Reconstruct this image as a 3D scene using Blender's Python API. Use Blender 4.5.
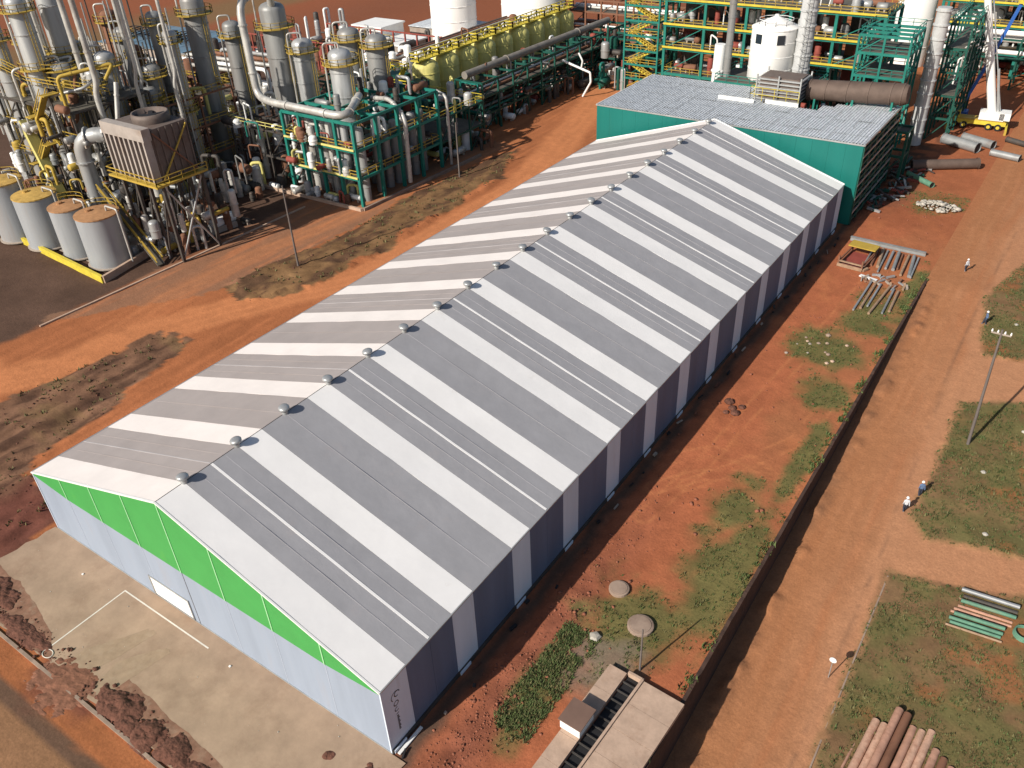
import bpy, math, random
import numpy as np
from mathutils import Vector, Matrix
random.seed(7); RNG = np.random.default_rng(7)
scene = bpy.context.scene
C = scene.collection
for o in list(bpy.data.objects): bpy.data.objects.remove(o)

# ------------------------------------------------------------ camera
cam_d = bpy.data.cameras.new('camera'); cam = bpy.data.objects.new('camera', cam_d); C.objects.link(cam)
cam_d.sensor_width = 36.0; cam_d.lens = 36.0 * 832.93 / 1024.0
cam_d.clip_start = 0.5; cam_d.clip_end = 3000
YAW, PITCH, ROLL = -0.62681, 0.60466, -0.04588
fw = Vector((math.sin(YAW)*math.cos(PITCH), math.cos(YAW)*math.cos(PITCH), -math.sin(PITCH)))
rt = Vector((math.cos(YAW), -math.sin(YAW), 0)); up = rt.cross(fw)
r2 = rt*math.cos(ROLL) + up*math.sin(ROLL); u2 = -rt*math.sin(ROLL) + up*math.cos(ROLL)
M = Matrix((r2, u2, -fw)).transposed().to_4x4(); M.translation = Vector((27.056, -21.306, 53.379))
cam.matrix_world = M
scene.camera = cam

# ------------------------------------------------------------ sky, sun, exposure
SUN_TO = Vector((-0.41, -1.49, 1.0)).normalized()
w = bpy.data.worlds.new('World'); scene.world = w; w.use_nodes = True
nt = w.node_tree; bg = nt.nodes['Background']
sky = nt.nodes.new('ShaderNodeTexSky'); sky.sky_type = 'NISHITA'; sky.sun_disc = False
sky.sun_elevation = math.asin(SUN_TO.z); sky.sun_rotation = math.atan2(SUN_TO.x, SUN_TO.y)
sky.air_density = 1.0; sky.dust_density = 1.5
nt.links.new(sky.outputs[0], bg.inputs[0]); bg.inputs[1].default_value = 0.075
sd = bpy.data.lights.new('sun', 'SUN'); sun = bpy.data.objects.new('sun', sd); C.objects.link(sun)
sd.energy = 5.0; sd.angle = math.radians(0.55); sd.color = (1.0, 0.93, 0.83)
sun.rotation_euler = SUN_TO.to_track_quat('Z', 'Y').to_euler(); sun.location = (-60, -120, 120)
vs = scene.view_settings; vs.view_transform = 'Standard'; vs.look = 'None'; vs.gamma = 1; vs.exposure = 0.24; vs.use_curve_mapping = False

# ------------------------------------------------------------ helpers
def mat(name, rgb, rough=0.75, metal=0.0, var=0.15, scale=0.6, dirt=None, damt=0.0, dscale=0.25, bump=0.0, bscale=4.0, streak=False, spec=0.3):
    m = bpy.data.materials.new(name); m.use_nodes = True; n = m.node_tree.nodes; l = m.node_tree.links
    b = n['Principled BSDF']; b.inputs['Roughness'].default_value = rough; b.inputs['Metallic'].default_value = metal
    b.inputs['Specular IOR Level'].default_value = spec
    g = n.new('ShaderNodeNewGeometry')
    src = g.outputs['Position']
    if streak:
        mp = n.new('ShaderNodeMapping'); mp.inputs['Scale'].default_value = (1, 1, 0.12); l.new(src, mp.inputs[0]); src = mp.outputs[0]
    t = n.new('ShaderNodeTexNoise'); t.inputs['Scale'].default_value = scale; t.inputs['Detail'].default_value = 6; t.inputs['Roughness'].default_value = 0.65
    l.new(src, t.inputs['Vector'])
    r = n.new('ShaderNodeValToRGB'); r.color_ramp.elements[0].position = 0.3; r.color_ramp.elements[1].position = 0.7
    r.color_ramp.elements[0].color = tuple(c*(1-var) for c in rgb) + (1,); r.color_ramp.elements[1].color = tuple(min(.9, c*(1+var)) for c in rgb) + (1,)
    l.new(t.outputs['Fac'], r.inputs[0]); col = r.outputs[0]
    if dirt:
        t2 = n.new('ShaderNodeTexNoise'); t2.inputs['Scale'].default_value = dscale; t2.inputs['Detail'].default_value = 8; t2.inputs['Roughness'].default_value = 0.7
        l.new(src, t2.inputs['Vector'])
        mr = n.new('ShaderNodeMapRange'); mr.inputs[1].default_value = 0.68 - 0.35*damt; mr.inputs[2].default_value = 0.85 - 0.2*damt
        mr.inputs[4].default_value = min(1, 0.5 + damt*.5)
        l.new(t2.outputs['Fac'], mr.inputs[0])
        mx = n.new('ShaderNodeMix'); mx.data_type = 'RGBA'; l.new(mr.outputs[0], mx.inputs[0]); l.new(col, mx.inputs[6]); mx.inputs[7].default_value = tuple(dirt) + (1,)
        col = mx.outputs[2]
    l.new(col, b.inputs['Base Color'])
    if bump:
        t3 = n.new('ShaderNodeTexNoise'); t3.inputs['Scale'].default_value = bscale; t3.inputs['Detail'].default_value = 5
        l.new(src, t3.inputs['Vector']); bp = n.new('ShaderNodeBump'); bp.inputs['Strength'].default_value = 0.6; bp.inputs['Distance'].default_value = bump
        l.new(t3.outputs['Fac'], bp.inputs['Height']); l.new(bp.outputs[0], b.inputs['Normal'])
    return m

RUST = (.16, .075, .04); DUST = (.30, .16, .095)
MT = {
 'white_fab': mat('white_fabric', (.80, .785, .77), .55, var=.04, scale=.25, dirt=(.52, .46, .41), damt=.12, dscale=.35, bump=.03, bscale=.8),
 'grey_fab': mat('grey_fabric', (.318, .314, .328), .5, var=.06, scale=.5, dirt=(.36, .33, .33), damt=.3, dscale=.45, bump=.05, bscale=.9),
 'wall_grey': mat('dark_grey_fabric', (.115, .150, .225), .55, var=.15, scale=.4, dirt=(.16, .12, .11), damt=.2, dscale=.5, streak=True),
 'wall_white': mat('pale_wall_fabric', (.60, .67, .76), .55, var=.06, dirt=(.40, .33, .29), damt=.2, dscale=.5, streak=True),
 'gable': mat('pale_blue_gable_fabric', (.275, .325, .405), .55, var=.10, scale=.4, dirt=(.27, .26, .28), damt=.35, dscale=.4, streak=True),
 'white_fab_l': mat('warm_lit_white_fabric', (.79, .735, .70), .55, var=.05, scale=.25, dirt=(.66, .57, .52), damt=.15, dscale=.35, bump=.03, bscale=.8),  # left slope's white: warm cast of the light put into the colour
 'grey_fab_l': mat('warm_lit_grey_fabric', (.362, .322, .308), .5, var=.07, scale=.3, dirt=(.34, .28, .26), damt=.2, dscale=.3, bump=.03, bscale=.8),  # grey for the left slope, same warm light tint painted in
 'weld': mat('fabric_weld_line', (.375, .365, .38), .5, var=.15, scale=.6),
 'seam_l': mat('pale_grey_seam', (.42, .40, .40), .5, var=.05),
 'green': mat('green_gable_fabric', (.055, .30, .075), .5, var=.07, scale=.3, dirt=(.12, .36, .06), damt=.15),
 'gable_l': mat('pale_gable_seam', (.40, .45, .53), .5, var=.05),
 'green_line': mat('pale_green_seam', (.30, .60, .32), .5, var=.05),
 'white': mat('white_paint', (.76, .76, .74), .5, var=.05, dirt=(.5, .42, .35), damt=.2),
 'silo': mat('white_silo_paint', (.80, .79, .76), .5, var=.03, dirt=(.55, .45, .35), damt=.12, streak=True),
 'galv': mat('galvanised_metal', (.42, .43, .43), .38, .5, var=.15, dirt=(.2, .17, .15), damt=.2),
 'clad': mat('aluminium_cladding', (.42, .43, .43), .42, .35, var=.28, scale=.8, dirt=(.15, .11, .08), damt=.62, dscale=.4, streak=True),
 'clad2': mat('weathered_cladding', (.30, .305, .30), .5, .3, var=.3, scale=.8, dirt=(.10, .075, .06), damt=.68, dscale=.4, streak=True),
 'pipe': mat('insulated_pipe_cladding', (.50, .49, .46), .45, .3, var=.22, dirt=(.18, .13, .10), damt=.5),
 'steel': mat('dark_weathered_steel', (.075, .068, .062), .6, .3, var=.3, dirt=RUST, damt=.45, dscale=.8),
 'teal_steel': mat('green_painted_steel', (.016, .17, .135), .5, var=.18, dirt=(.05, .10, .07), damt=.25),
 'teal': mat('teal_cladding', (.008, .140, .120), .45, var=.08, scale=.3, dirt=(.02, .13, .10), damt=.2, streak=True),
 'dkgreen': mat('dark_green_steel', (.010, .075, .055), .55, var=.2, dirt=(.04, .04, .03), damt=.3),
 'yellow': mat('yellow_safety_paint', (.42, .29, .05), .55, var=.15, dirt=(.25, .15, .05), damt=.4, dscale=.8),
 'byellow': mat('bright_yellow_paint', (.56, .45, .05), .5, var=.18, dirt=(.30, .22, .06), damt=.4, dscale=.8),
 'olive': mat('yellow_green_insulation', (.62, .56, .19), .55, .0, var=.2, dirt=(.18, .15, .07), damt=.4, streak=True),
 'grate': mat('floor_grating', (.13, .12, .10), .7, .3, var=.3, dirt=RUST, damt=.3),
 'rust': mat('rusty_steel', (.21, .10, .06), .8, .1, var=.3, dirt=(.10, .055, .04), damt=.5, dscale=.6),
 'duct': mat('brown_weathered_duct', (.12, .086, .07), .7, .2, var=.2, dirt=(.10, .07, .055), damt=.4, dscale=.5),
 'stackgrey': mat('pale_stack_cladding', (.46, .47, .47), .5, .05, var=.14, scale=.8, dirt=(.32, .30, .28), damt=.3, dscale=.6),
 'greybrown': mat('grey_brown_pipe', (.24, .215, .185), .6, .2, var=.2, dirt=(.14, .11, .09), damt=.4),
 'rampmud': mat('red_ramp_earth', (.20, .090, .055), .95, var=.35, scale=1.6, dirt=(.13, .06, .042), damt=.45, dscale=1.2, bump=.15, bscale=2.5),
 'mud': mat('dried_mud', (.225, .120, .078), .95, var=.3, scale=1.2, dirt=(.32, .235, .165), damt=.5, dscale=.9),
 'palemud': mat('pale_mud', (.315, .225, .150), .95, var=.15, scale=1.5, dirt=(.36, .27, .19), damt=.6, dscale=1.2),
 'redbrown': mat('red_primer', (.25, .06, .045), .7, var=.2),
 'tank': mat('pale_tank_paint', (.33, .345, .36), .5, .1, var=.12, dirt=(.24, .17, .12), damt=.5, dscale=.3, streak=True),
 'tanktop': mat('dusty_tank_roof', (.36, .19, .09), .85, var=.2, scale=1.5, dirt=(.20, .12, .08), damt=.4),
 'tanktop_y': mat('yellow_tank_roof', (.45, .29, .08), .85, var=.25, scale=1.5, dirt=(.22, .13, .07), damt=.4),
 'heater': mat('heater_casing', (.145, .115, .10), .65, .2, var=.2, dirt=(.13, .07, .05), damt=.5, dscale=.5),
 'heater_top': mat('pale_header_box', (.36, .32, .29), .6, .1, var=.15, dirt=(.25, .17, .12), damt=.4),
 'black': mat('black_metal', (.02, .02, .022), .6, var=.2),
 'roof_grey': mat('mottled_roof_sheet', (.52, .55, .58), .5, .0, var=.40, scale=2.6, dirt=(.62, .64, .66), damt=.5, dscale=1.4),
 'slab': mat('weathered_concrete_slab', (.44, .315, .235), .9, var=.15, scale=1.2, dirt=(.30, .19, .13), damt=.45, dscale=.7, bump=.02),
 'conc': mat('concrete', (.33, .28, .235), .9, var=.15, dirt=(.22, .14, .10), damt=.4),
 'kerbc': mat('kerb_concrete', (.30, .22, .17), .9, var=.2, dirt=(.12, .07, .05), damt=.5),
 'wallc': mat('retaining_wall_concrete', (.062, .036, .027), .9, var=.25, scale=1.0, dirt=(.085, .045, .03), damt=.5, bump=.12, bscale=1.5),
 'brownroof': mat('brown_roof_sheet', (.17, .105, .08), .8, var=.12),
 'wood': mat('weathered_timber', (.30, .20, .13), .85, var=.25, scale=2),
 'greypipe': mat('grey_steel_pipe', (.28, .29, .29), .5, .3, var=.2, dirt=(.2, .12, .08), damt=.4),
 'pipe_brown': mat('brown_pipe_coating', (.42, .235, .165), .7, var=.2, scale=1.5, dirt=(.20, .09, .06), damt=.5, dscale=1.),
 'pipe_brown2': mat('worn_pipe_coating', (.50, .31, .22), .7, var=.25, scale=2., dirt=(.30, .13, .08), damt=.5, dscale=1.5),
 'pipe_green': mat('green_pipe_coating', (.10, .22, .15), .6, var=.2, scale=1.5, dirt=(.28, .22, .14), damt=.4),
 'pole': mat('pole_concrete', (.13, .11, .10), .85, var=.15),
 'blue': mat('blue_paint', (.03, .12, .42), .45, var=.1),
 'blueroof': mat('dusty_blue_sheet', (.12, .20, .27), .6, var=.25, scale=.15, dirt=(.16, .14, .14), damt=.5, dscale=.08),
 'skin': mat('skin', (.28, .15, .10), .6, var=.05),
 'cloth_w': mat('pale_work_shirt', (.55, .57, .60), .9, var=.05),
 'cloth_b': mat('blue_work_shirt', (.10, .16, .28), .9, var=.05),
 'cloth_d': mat('dark_trousers', (.035, .04, .06), .9, var=.05),
 'paintline': mat('worn_white_line_paint', (.66, .62, .54), .8, var=.1, scale=2., dirt=(.40, .33, .25), damt=.4, dscale=1.5),
 'clod': mat('red_earth_clods', (.245, .092, .054), .95, var=.45, scale=1.4),
 'darkclod': mat('dark_earth_clods', (.125, .054, .036), .95, var=.45, scale=2.5, bump=.25, bscale=3.0),
 'rubble': mat('pale_rubble', (.40, .37, .32), .9, var=.3, scale=1.5),
 'glass': mat('dark_window_glass', (.02, .03, .04), .1, var=.1, spec=.5),
 'tyre': mat('tyre_rubber', (.02, .02, .02), .9, var=.1),
}

class MB:
    def __init__(s): s.v = []; s.f = []
    def box(s, x0, x1, y0, y1, z0, z1):
        i = len(s.v); s.v += [(x0,y0,z0),(x1,y0,z0),(x1,y1,z0),(x0,y1,z0),(x0,y0,z1),(x1,y0,z1),(x1,y1,z1),(x0,y1,z1)]
        s.f += [(i,i+3,i+2,i+1),(i+4,i+5,i+6,i+7),(i,i+1,i+5,i+4),(i+1,i+2,i+6,i+5),(i+2,i+3,i+7,i+6),(i+3,i,i+4,i+7)]; return s
    def beam(s, p, q, w, h=None):
        h = h or w; p = Vector(p); q = Vector(q); d = (q-p).normalized()
        a = d.cross(Vector((0,0,1))); a = Vector((1,0,0)) if a.length < 1e-4 else a.normalized()
        b = a.cross(d).normalized(); a = a*w/2; b = b*h/2; i = len(s.v)
        for c in (p, q): s.v += [tuple(c-a-b), tuple(c+a-b), tuple(c+a+b), tuple(c-a+b)]
        s.f += [(i,i+1,i+2,i+3),(i+7,i+6,i+5,i+4),(i,i+4,i+5,i+1),(i+1,i+5,i+6,i+2),(i+2,i+6,i+7,i+3),(i+3,i+7,i+4,i)]; return s
    def tube(s, pts, r, n=10, cap=True):
        pts = [Vector(p) for p in pts]; rs = r if isinstance(r, (list, tuple)) else [r]*len(pts); rings = []; ref = None
        for k, p in enumerate(pts):
            d = (pts[min(k+1, len(pts)-1)] - pts[max(k-1, 0)]).normalized()
            if ref is None: ref = d.cross(Vector((0,0,1))); ref = Vector((1,0,0)) if ref.length < 1e-3 else ref.normalized()
            ref = (ref - d*ref.dot(d)); ref = ref.normalized() if ref.length > 1e-5 else d.orthogonal().normalized(); b = d.cross(ref); i = len(s.v); rings.append(i)
            for j in range(n):
                a = 2*math.pi*j/n; s.v.append(tuple(p + (ref*math.cos(a) + b*math.sin(a))*rs[k]))
        for a, b in zip(rings, rings[1:]):
            for j in range(n): s.f.append((a+j, a+(j+1)%n, b+(j+1)%n, b+j))
        if cap:
            for a, fl in ((rings[0], 1), (rings[-1], 0)):
                i = len(s.v); s.v += s.v[a:a+n]; q = tuple(i+j for j in range(n)); s.f.append(q[::-1] if fl else q)
        return s
    def lathe(s, prof, n=20, cx=0, cy=0):
        st = []
        for r, z in prof:
            i = len(s.v); st.append(i)
            for j in range(n): a = 2*math.pi*j/n; s.v.append((cx+r*math.cos(a), cy+r*math.sin(a), z))
        for a, b in zip(st, st[1:]):
            for j in range(n): s.f.append((a+j, a+(j+1)%n, b+(j+1)%n, b+j))
        for a, fl in ((st[0], 1), (st[-1], 0)):
            i = len(s.v); s.v += s.v[a:a+n]; q = tuple(i+j for j in range(n)); s.f.append(q[::-1] if fl else q)
        return s
    def poly(s, pts): i = len(s.v); s.v += [tuple(p) for p in pts]; s.f.append(tuple(range(i, i+len(pts)))); return s
    def slab(s, pts, axis, t):   # polygon extruded by vector axis*t
        a = Vector(axis)*t; n = len(pts); i = len(s.v); s.v += [tuple(p) for p in pts] + [tuple(Vector(p)+a) for p in pts]
        s.f.append(tuple(range(i, i+n))[::-1]); s.f.append(tuple(range(i+n, i+2*n)))
        for j in range(n): k = (j+1)%n; s.f.append((i+j, i+k, i+n+k, i+n+j))
        return s
    def build(s, name, m, parent=None, smooth=False):
        me = bpy.data.meshes.new(name); me.from_pydata(s.v, [], s.f); me.materials.append(MT[m] if isinstance(m, str) else m)
        if smooth:
            me.polygons.foreach_set('use_smooth', [len(f) <= 4 for f in s.f])
        me.update(); o = bpy.data.objects.new(name, me); C.objects.link(o)
        if parent: o.parent = parent
        return o
def tag(o, label, cat, group=None, kind=None):
    if label: o['label'] = label
    if cat: o['category'] = cat
    if group: o['group'] = group
    if kind: o['kind'] = kind
    return o
def thing(name, label, cat, loc=(0,0,0), rz=0, group=None):
    o = bpy.data.objects.new(name, None); o.empty_display_size = 0.3; C.objects.link(o); o.location = loc; o.rotation_euler = (0, 0, rz)
    return tag(o, label, cat, group)
_ub, _uc = {}, {}
def mesh_box(m):
    if m not in _ub: x = MB().box(-.5,.5,-.5,.5,-.5,.5).build('unit', m); _ub[m] = x.data; bpy.data.objects.remove(x)
    return _ub[m]
def mesh_cyl(m):
    if m not in _uc: x = MB().tube([(0,0,-.5),(0,0,.5)], 1, 10).build('unit', m, smooth=True); _uc[m] = x.data; bpy.data.objects.remove(x)
    return _uc[m]
def inst(name, me, mtx, parent):
    o = bpy.data.objects.new(name, me); C.objects.link(o)
    if parent: o.parent = parent
    o.matrix_local = mtx; return o
def dirmat(p, q):
    p = Vector(p); q = Vector(q); d = q-p; L = d.length; R = d.to_track_quat('Z', 'Y').to_matrix().to_4x4()
    return Matrix.Translation((p+q)/2) @ R, L
def beam(name, p, q, w, m, parent, h=None):
    T, L = dirmat(p, q); return inst(name, mesh_box(m), T @ Matrix.Diagonal((w, h or w, L, 1)), parent)
def rod(name, p, q, r, m, parent):
    T, L = dirmat(p, q); return inst(name, mesh_cyl(m), T @ Matrix.Diagonal((r, r, L, 1)), parent)
def block(name, x0, x1, y0, y1, z0, z1, m, parent):
    return inst(name, mesh_box(m), Matrix.Translation(((x0+x1)/2, (y0+y1)/2, (z0+z1)/2)) @ Matrix.Diagonal((x1-x0, y1-y0, z1-z0, 1)), parent)
def bend(pts, rad=1.0, k=5):        # round the corners of a pipe run
    pts = [Vector(p) for p in pts]; out = [pts[0]]
    for a, b, c in zip(pts, pts[1:], pts[2:]):
        u = (a-b); v = (c-b); r = min(rad, u.length*.49, v.length*.49); p = b+u.normalized()*r; q = b+v.normalized()*r
        for i in range(k+1): t = i/k; out.append((1-t)**2*p + 2*t*(1-t)*b + t*t*q)
    return out + [pts[-1]]
COLW = {'clad':'pale grey','clad2':'dull grey','pipe':'pale','white':'white','silo':'white','rust':'rusty','redbrown':'red brown','greypipe':'steel grey','galv':'silver grey','yellow':'yellow','olive':'yellow green','teal_steel':'green','dkgreen':'dark green','steel':'dark','black':'black','conc':'concrete grey','wood':'timber brown','slab':'tan','rubble':'pale','darkclod':'dark brown'}
def ordw(n):
    a = ['first','second','third','fourth','fifth','sixth','seventh','eighth','ninth','tenth','eleventh','twelfth','thirteenth','fourteenth','fifteenth','sixteenth','seventeenth','eighteenth','nineteenth','twentieth']
    t = {20:'twenty',30:'thirty',40:'forty',50:'fifty',60:'sixty',70:'seventy',80:'eighty',90:'ninety'}; n += 1
    if n <= 20: return a[n-1]
    return t[n//10*10] + ('-' + a[n % 10-1] if n % 10 else 'th')
ORD = ['first','second','third','fourth','fifth','sixth','seventh','eighth','ninth','tenth','eleventh','twelfth','thirteenth','fourteenth']

# value noise in numpy
def vnoise(x, y, seed=0):
    xi = np.floor(x).astype(np.int64); yi = np.floor(y).astype(np.int64); xf = x-xi; yf = y-yi
    u = xf*xf*(3-2*xf); v = yf*yf*(3-2*yf)
    def h(a, b):
        n = (a*374761393 + b*668265263 + seed*1442695041) & 0xffffffff; n = ((n ^ (n >> 13))*1274126177) & 0xffffffff
        return ((n ^ (n >> 16)) & 0xffff)/65535.0
    return (h(xi,yi)*(1-u)+h(xi+1,yi)*u)*(1-v) + (h(xi,yi+1)*(1-u)+h(xi+1,yi+1)*u)*v
def fbm(x, y, sc, seed=0, oct=4):
    s = 0; a = .5; t = 0
    for i in range(oct): s = s + a*vnoise(x*sc*2**i, y*sc*2**i, seed+i*17); t += a; a *= .55
    return s/t
def inpoly(x, y, poly):
    r = np.zeros(x.shape, bool); n = len(poly)
    for i in range(n):
        x0, y0 = poly[i]; x1, y1 = poly[(i+1) % n]
        if y0 == y1: continue
        c = ((y0 > y) != (y1 > y)) & (x < (x1-x0)*(y-y0)/(y1-y0)+x0); r ^= c
    return r
def sstep(a, b, t): t = np.clip((t-a)/(b-a), 0, 1); return t*t*(3-2*t)
# ------------------------------------------------------------ terrain
def ground_material(name, bump=.10):
    m = bpy.data.materials.new(name); m.use_nodes = True; n = m.node_tree.nodes; l = m.node_tree.links
    b = n['Principled BSDF']; b.inputs['Roughness'].default_value = .95; b.inputs['Specular IOR Level'].default_value = .1
    at = n.new('ShaderNodeAttribute'); at.attribute_name = 'Col'
    g = n.new('ShaderNodeNewGeometry'); col = at.outputs['Color']
    for sc, lo, hi, dt in ((.9, .88, 1.10, 8), (5.0, .84, 1.14, 6)):
        t = n.new('ShaderNodeTexNoise'); t.inputs['Scale'].default_value = sc; t.inputs['Detail'].default_value = dt; t.inputs['Roughness'].default_value = .7
        l.new(g.outputs['Position'], t.inputs['Vector'])
        mr = n.new('ShaderNodeMapRange'); mr.inputs[1].default_value = .3; mr.inputs[2].default_value = .7; mr.inputs[3].default_value = lo; mr.inputs[4].default_value = hi
        l.new(t.outputs['Fac'], mr.inputs[0])
        mx = n.new('ShaderNodeVectorMath'); mx.operation = 'SCALE'; l.new(col, mx.inputs[0]); l.new(mr.outputs[0], mx.inputs['Scale']); col = mx.outputs[0]
    l.new(col, b.inputs['Base Color'])
    t = n.new('ShaderNodeTexNoise'); t.inputs['Scale'].default_value = 2.2; t.inputs['Detail'].default_value = 8; t.inputs['Roughness'].default_value = .7
    l.new(g.outputs['Position'], t.inputs['Vector']); bp = n.new('ShaderNodeBump'); bp.inputs['Strength'].default_value = .7; bp.inputs['Distance'].default_value = bump
    l.new(t.outputs['Fac'], bp.inputs['Height']); l.new(bp.outputs[0], b.inputs['Normal'])
    return m
GM = ground_material('earth')
RED = np.array((.365, .120, .056)); ORANGE = np.array((.370, .134, .056)); TAN = np.array((.365, .168, .083)); BRICKDK = np.array((.125, .047, .033))
GRASSC = np.array((.122, .124, .045)); DRY = np.array((.235, .145, .070)); DARKS = np.array((.075, .040, .027)); PLANT = np.array((.098, .058, .041)); BROWN = np.array((.19, .105, .065))
TRACKC = np.array((.475, .185, .078))
TRACKS = [([(-90,6),(-70.6,10.3),(-66.5,15.5),(-64.3,27),(-60.5,36),(-56.5,43.5),(-51.0,52),(-50.8,66),(-50.5,92),(-56,112),(-64,140),(-76,190)], 4.4, .95),
          ([(-68,22),(-70.5,33),(-70.6,49),(-68.3,62),(-66.5,90),(-66,110)], 2.4, .35)]
YTR = [[(3,34),(6,38),(10,40.5),(15,41.5)],[(2.6,39),(5.5,42),(9,42.5),(15,40)],[(4,30),(5.5,40),(6.5,55),(8,75),(9.5,100)],[(5.5,36),(8.5,41),(12,48),(13,60)]]
def pdist(x, y, p):
    d = np.full(x.shape, 1e9)
    for (x0, y0), (x1, y1) in zip(p, p[1:]):
        t = np.clip(((x-x0)*(x1-x0)+(y-y0)*(y1-y0))/((x1-x0)**2+(y1-y0)**2), 0, 1); d = np.minimum(d, np.hypot(x-x0-t*(x1-x0), y-y0-t*(y1-y0)))
    return d
def mixc(c, k, a): a = np.clip(a, 0, 1)[..., None]; return c*(1-a) + k*a
def zroad(y): return -np.maximum(0, 90-np.clip(y, 0, 90))*.053
ROUGH = [(-66.5,8),(-65,17),(-64,27),(-58,28),(-53.8,13),(-52,6),(-51,3),(-41.3,1),(-41.9,-7),(-48,-16),(-80,-16),(-74,4)]
BELT = [(-66.5,40),(-59.5,39),(-54.6,48),(-54.6,64),(-55.5,92),(-61.5,107),(-64.8,87),(-63.5,60)]
def ell(x, y, cx, cy, rx, ry, n, soft=.9): return 1 - sstep(.55, 1.0+soft*.5, np.sqrt(((x-cx)/rx)**2 + ((y-cy)/ry)**2) + (n-.5)*1.6)
GR = [(8.6,18,3.6,5.2),(12.3,27,2.6,8),(5.9,9.5,1.5,4.5),(10.5,35,2.2,4),(11.8,57.5,2.6,3.4),(9,66.5,4,4.2),(11.5,77,3,6),(10.5,117.5,4,4.5),(13.4,45,1.0,8),(14,86,1,7)]
def grass_w(x, y):
    n = fbm(x, y, .45, 3); g = np.zeros(x.shape)
    for a in GR: g = np.maximum(g, ell(x, y, *a, n))
    return g
E_PLOTS = [[(24.2,65.2),(29.9,68),(45,76),(45,48),(33.4,45.2),(25.7,43.3),(23.9,45.5),(24.3,55)],
           [(23.9,37.6),(29,38.8),(34.1,40.4),(48,44),(48,0),(22.5,0),(24.0,17)],
           [(22.3,88.5),(24.3,75.4),(28.6,76.2),(45,80),(45,104),(25,101)]]
def zplat(x, y):
    z = (fbm(x, y, .25, 5)-.5)*.16
    k = ((x > .3) & (x < 15)).astype(float)
    rub = np.exp(-((x-3.6)/2.0)**2)*sstep(34, 14, y)*k
    z += rub*(.18 + .55*(fbm(x, y, .9, 9)-.35)) + k*(fbm(x, y, .7, 8)-.5)*.12
    trench = np.exp(-((x-1.0)/.7)**2)*k*sstep(-3, 0, y); z -= trench*.22
    b = inpoly(x + (fbm(x,y,.3,21)-.5)*3, y + (fbm(x,y,.3,22)-.5)*4, BELT); z += b*(.15 + .9*np.maximum(0, fbm(x, y, .35, 12)-.35))
    r = inpoly(x, y, ROUGH); z += r*(fbm(x*1.6, y*.5, .55, 31)-.5)*1.1
    for cy in (-1.1, 1.1):   # wheel ruts in the track beside the hall
        xc = -49 + 2.2*np.sin(y*.05) + cy; z -= .06*np.exp(-((x-xc)/.35)**2)
    flat = ((x > -43) & (x < 1.5) & (y > -10.5) & (y < 101)); z = np.where(flat, -.05, z)
    z = z*sstep(-130, -80, x) if True else z
    z = np.where(x > 13.8, z*np.clip((15-x)/1.2, 0, 1), z)
    z = np.where(y < -9.2, z*.5-.05, z)
    return z
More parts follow.
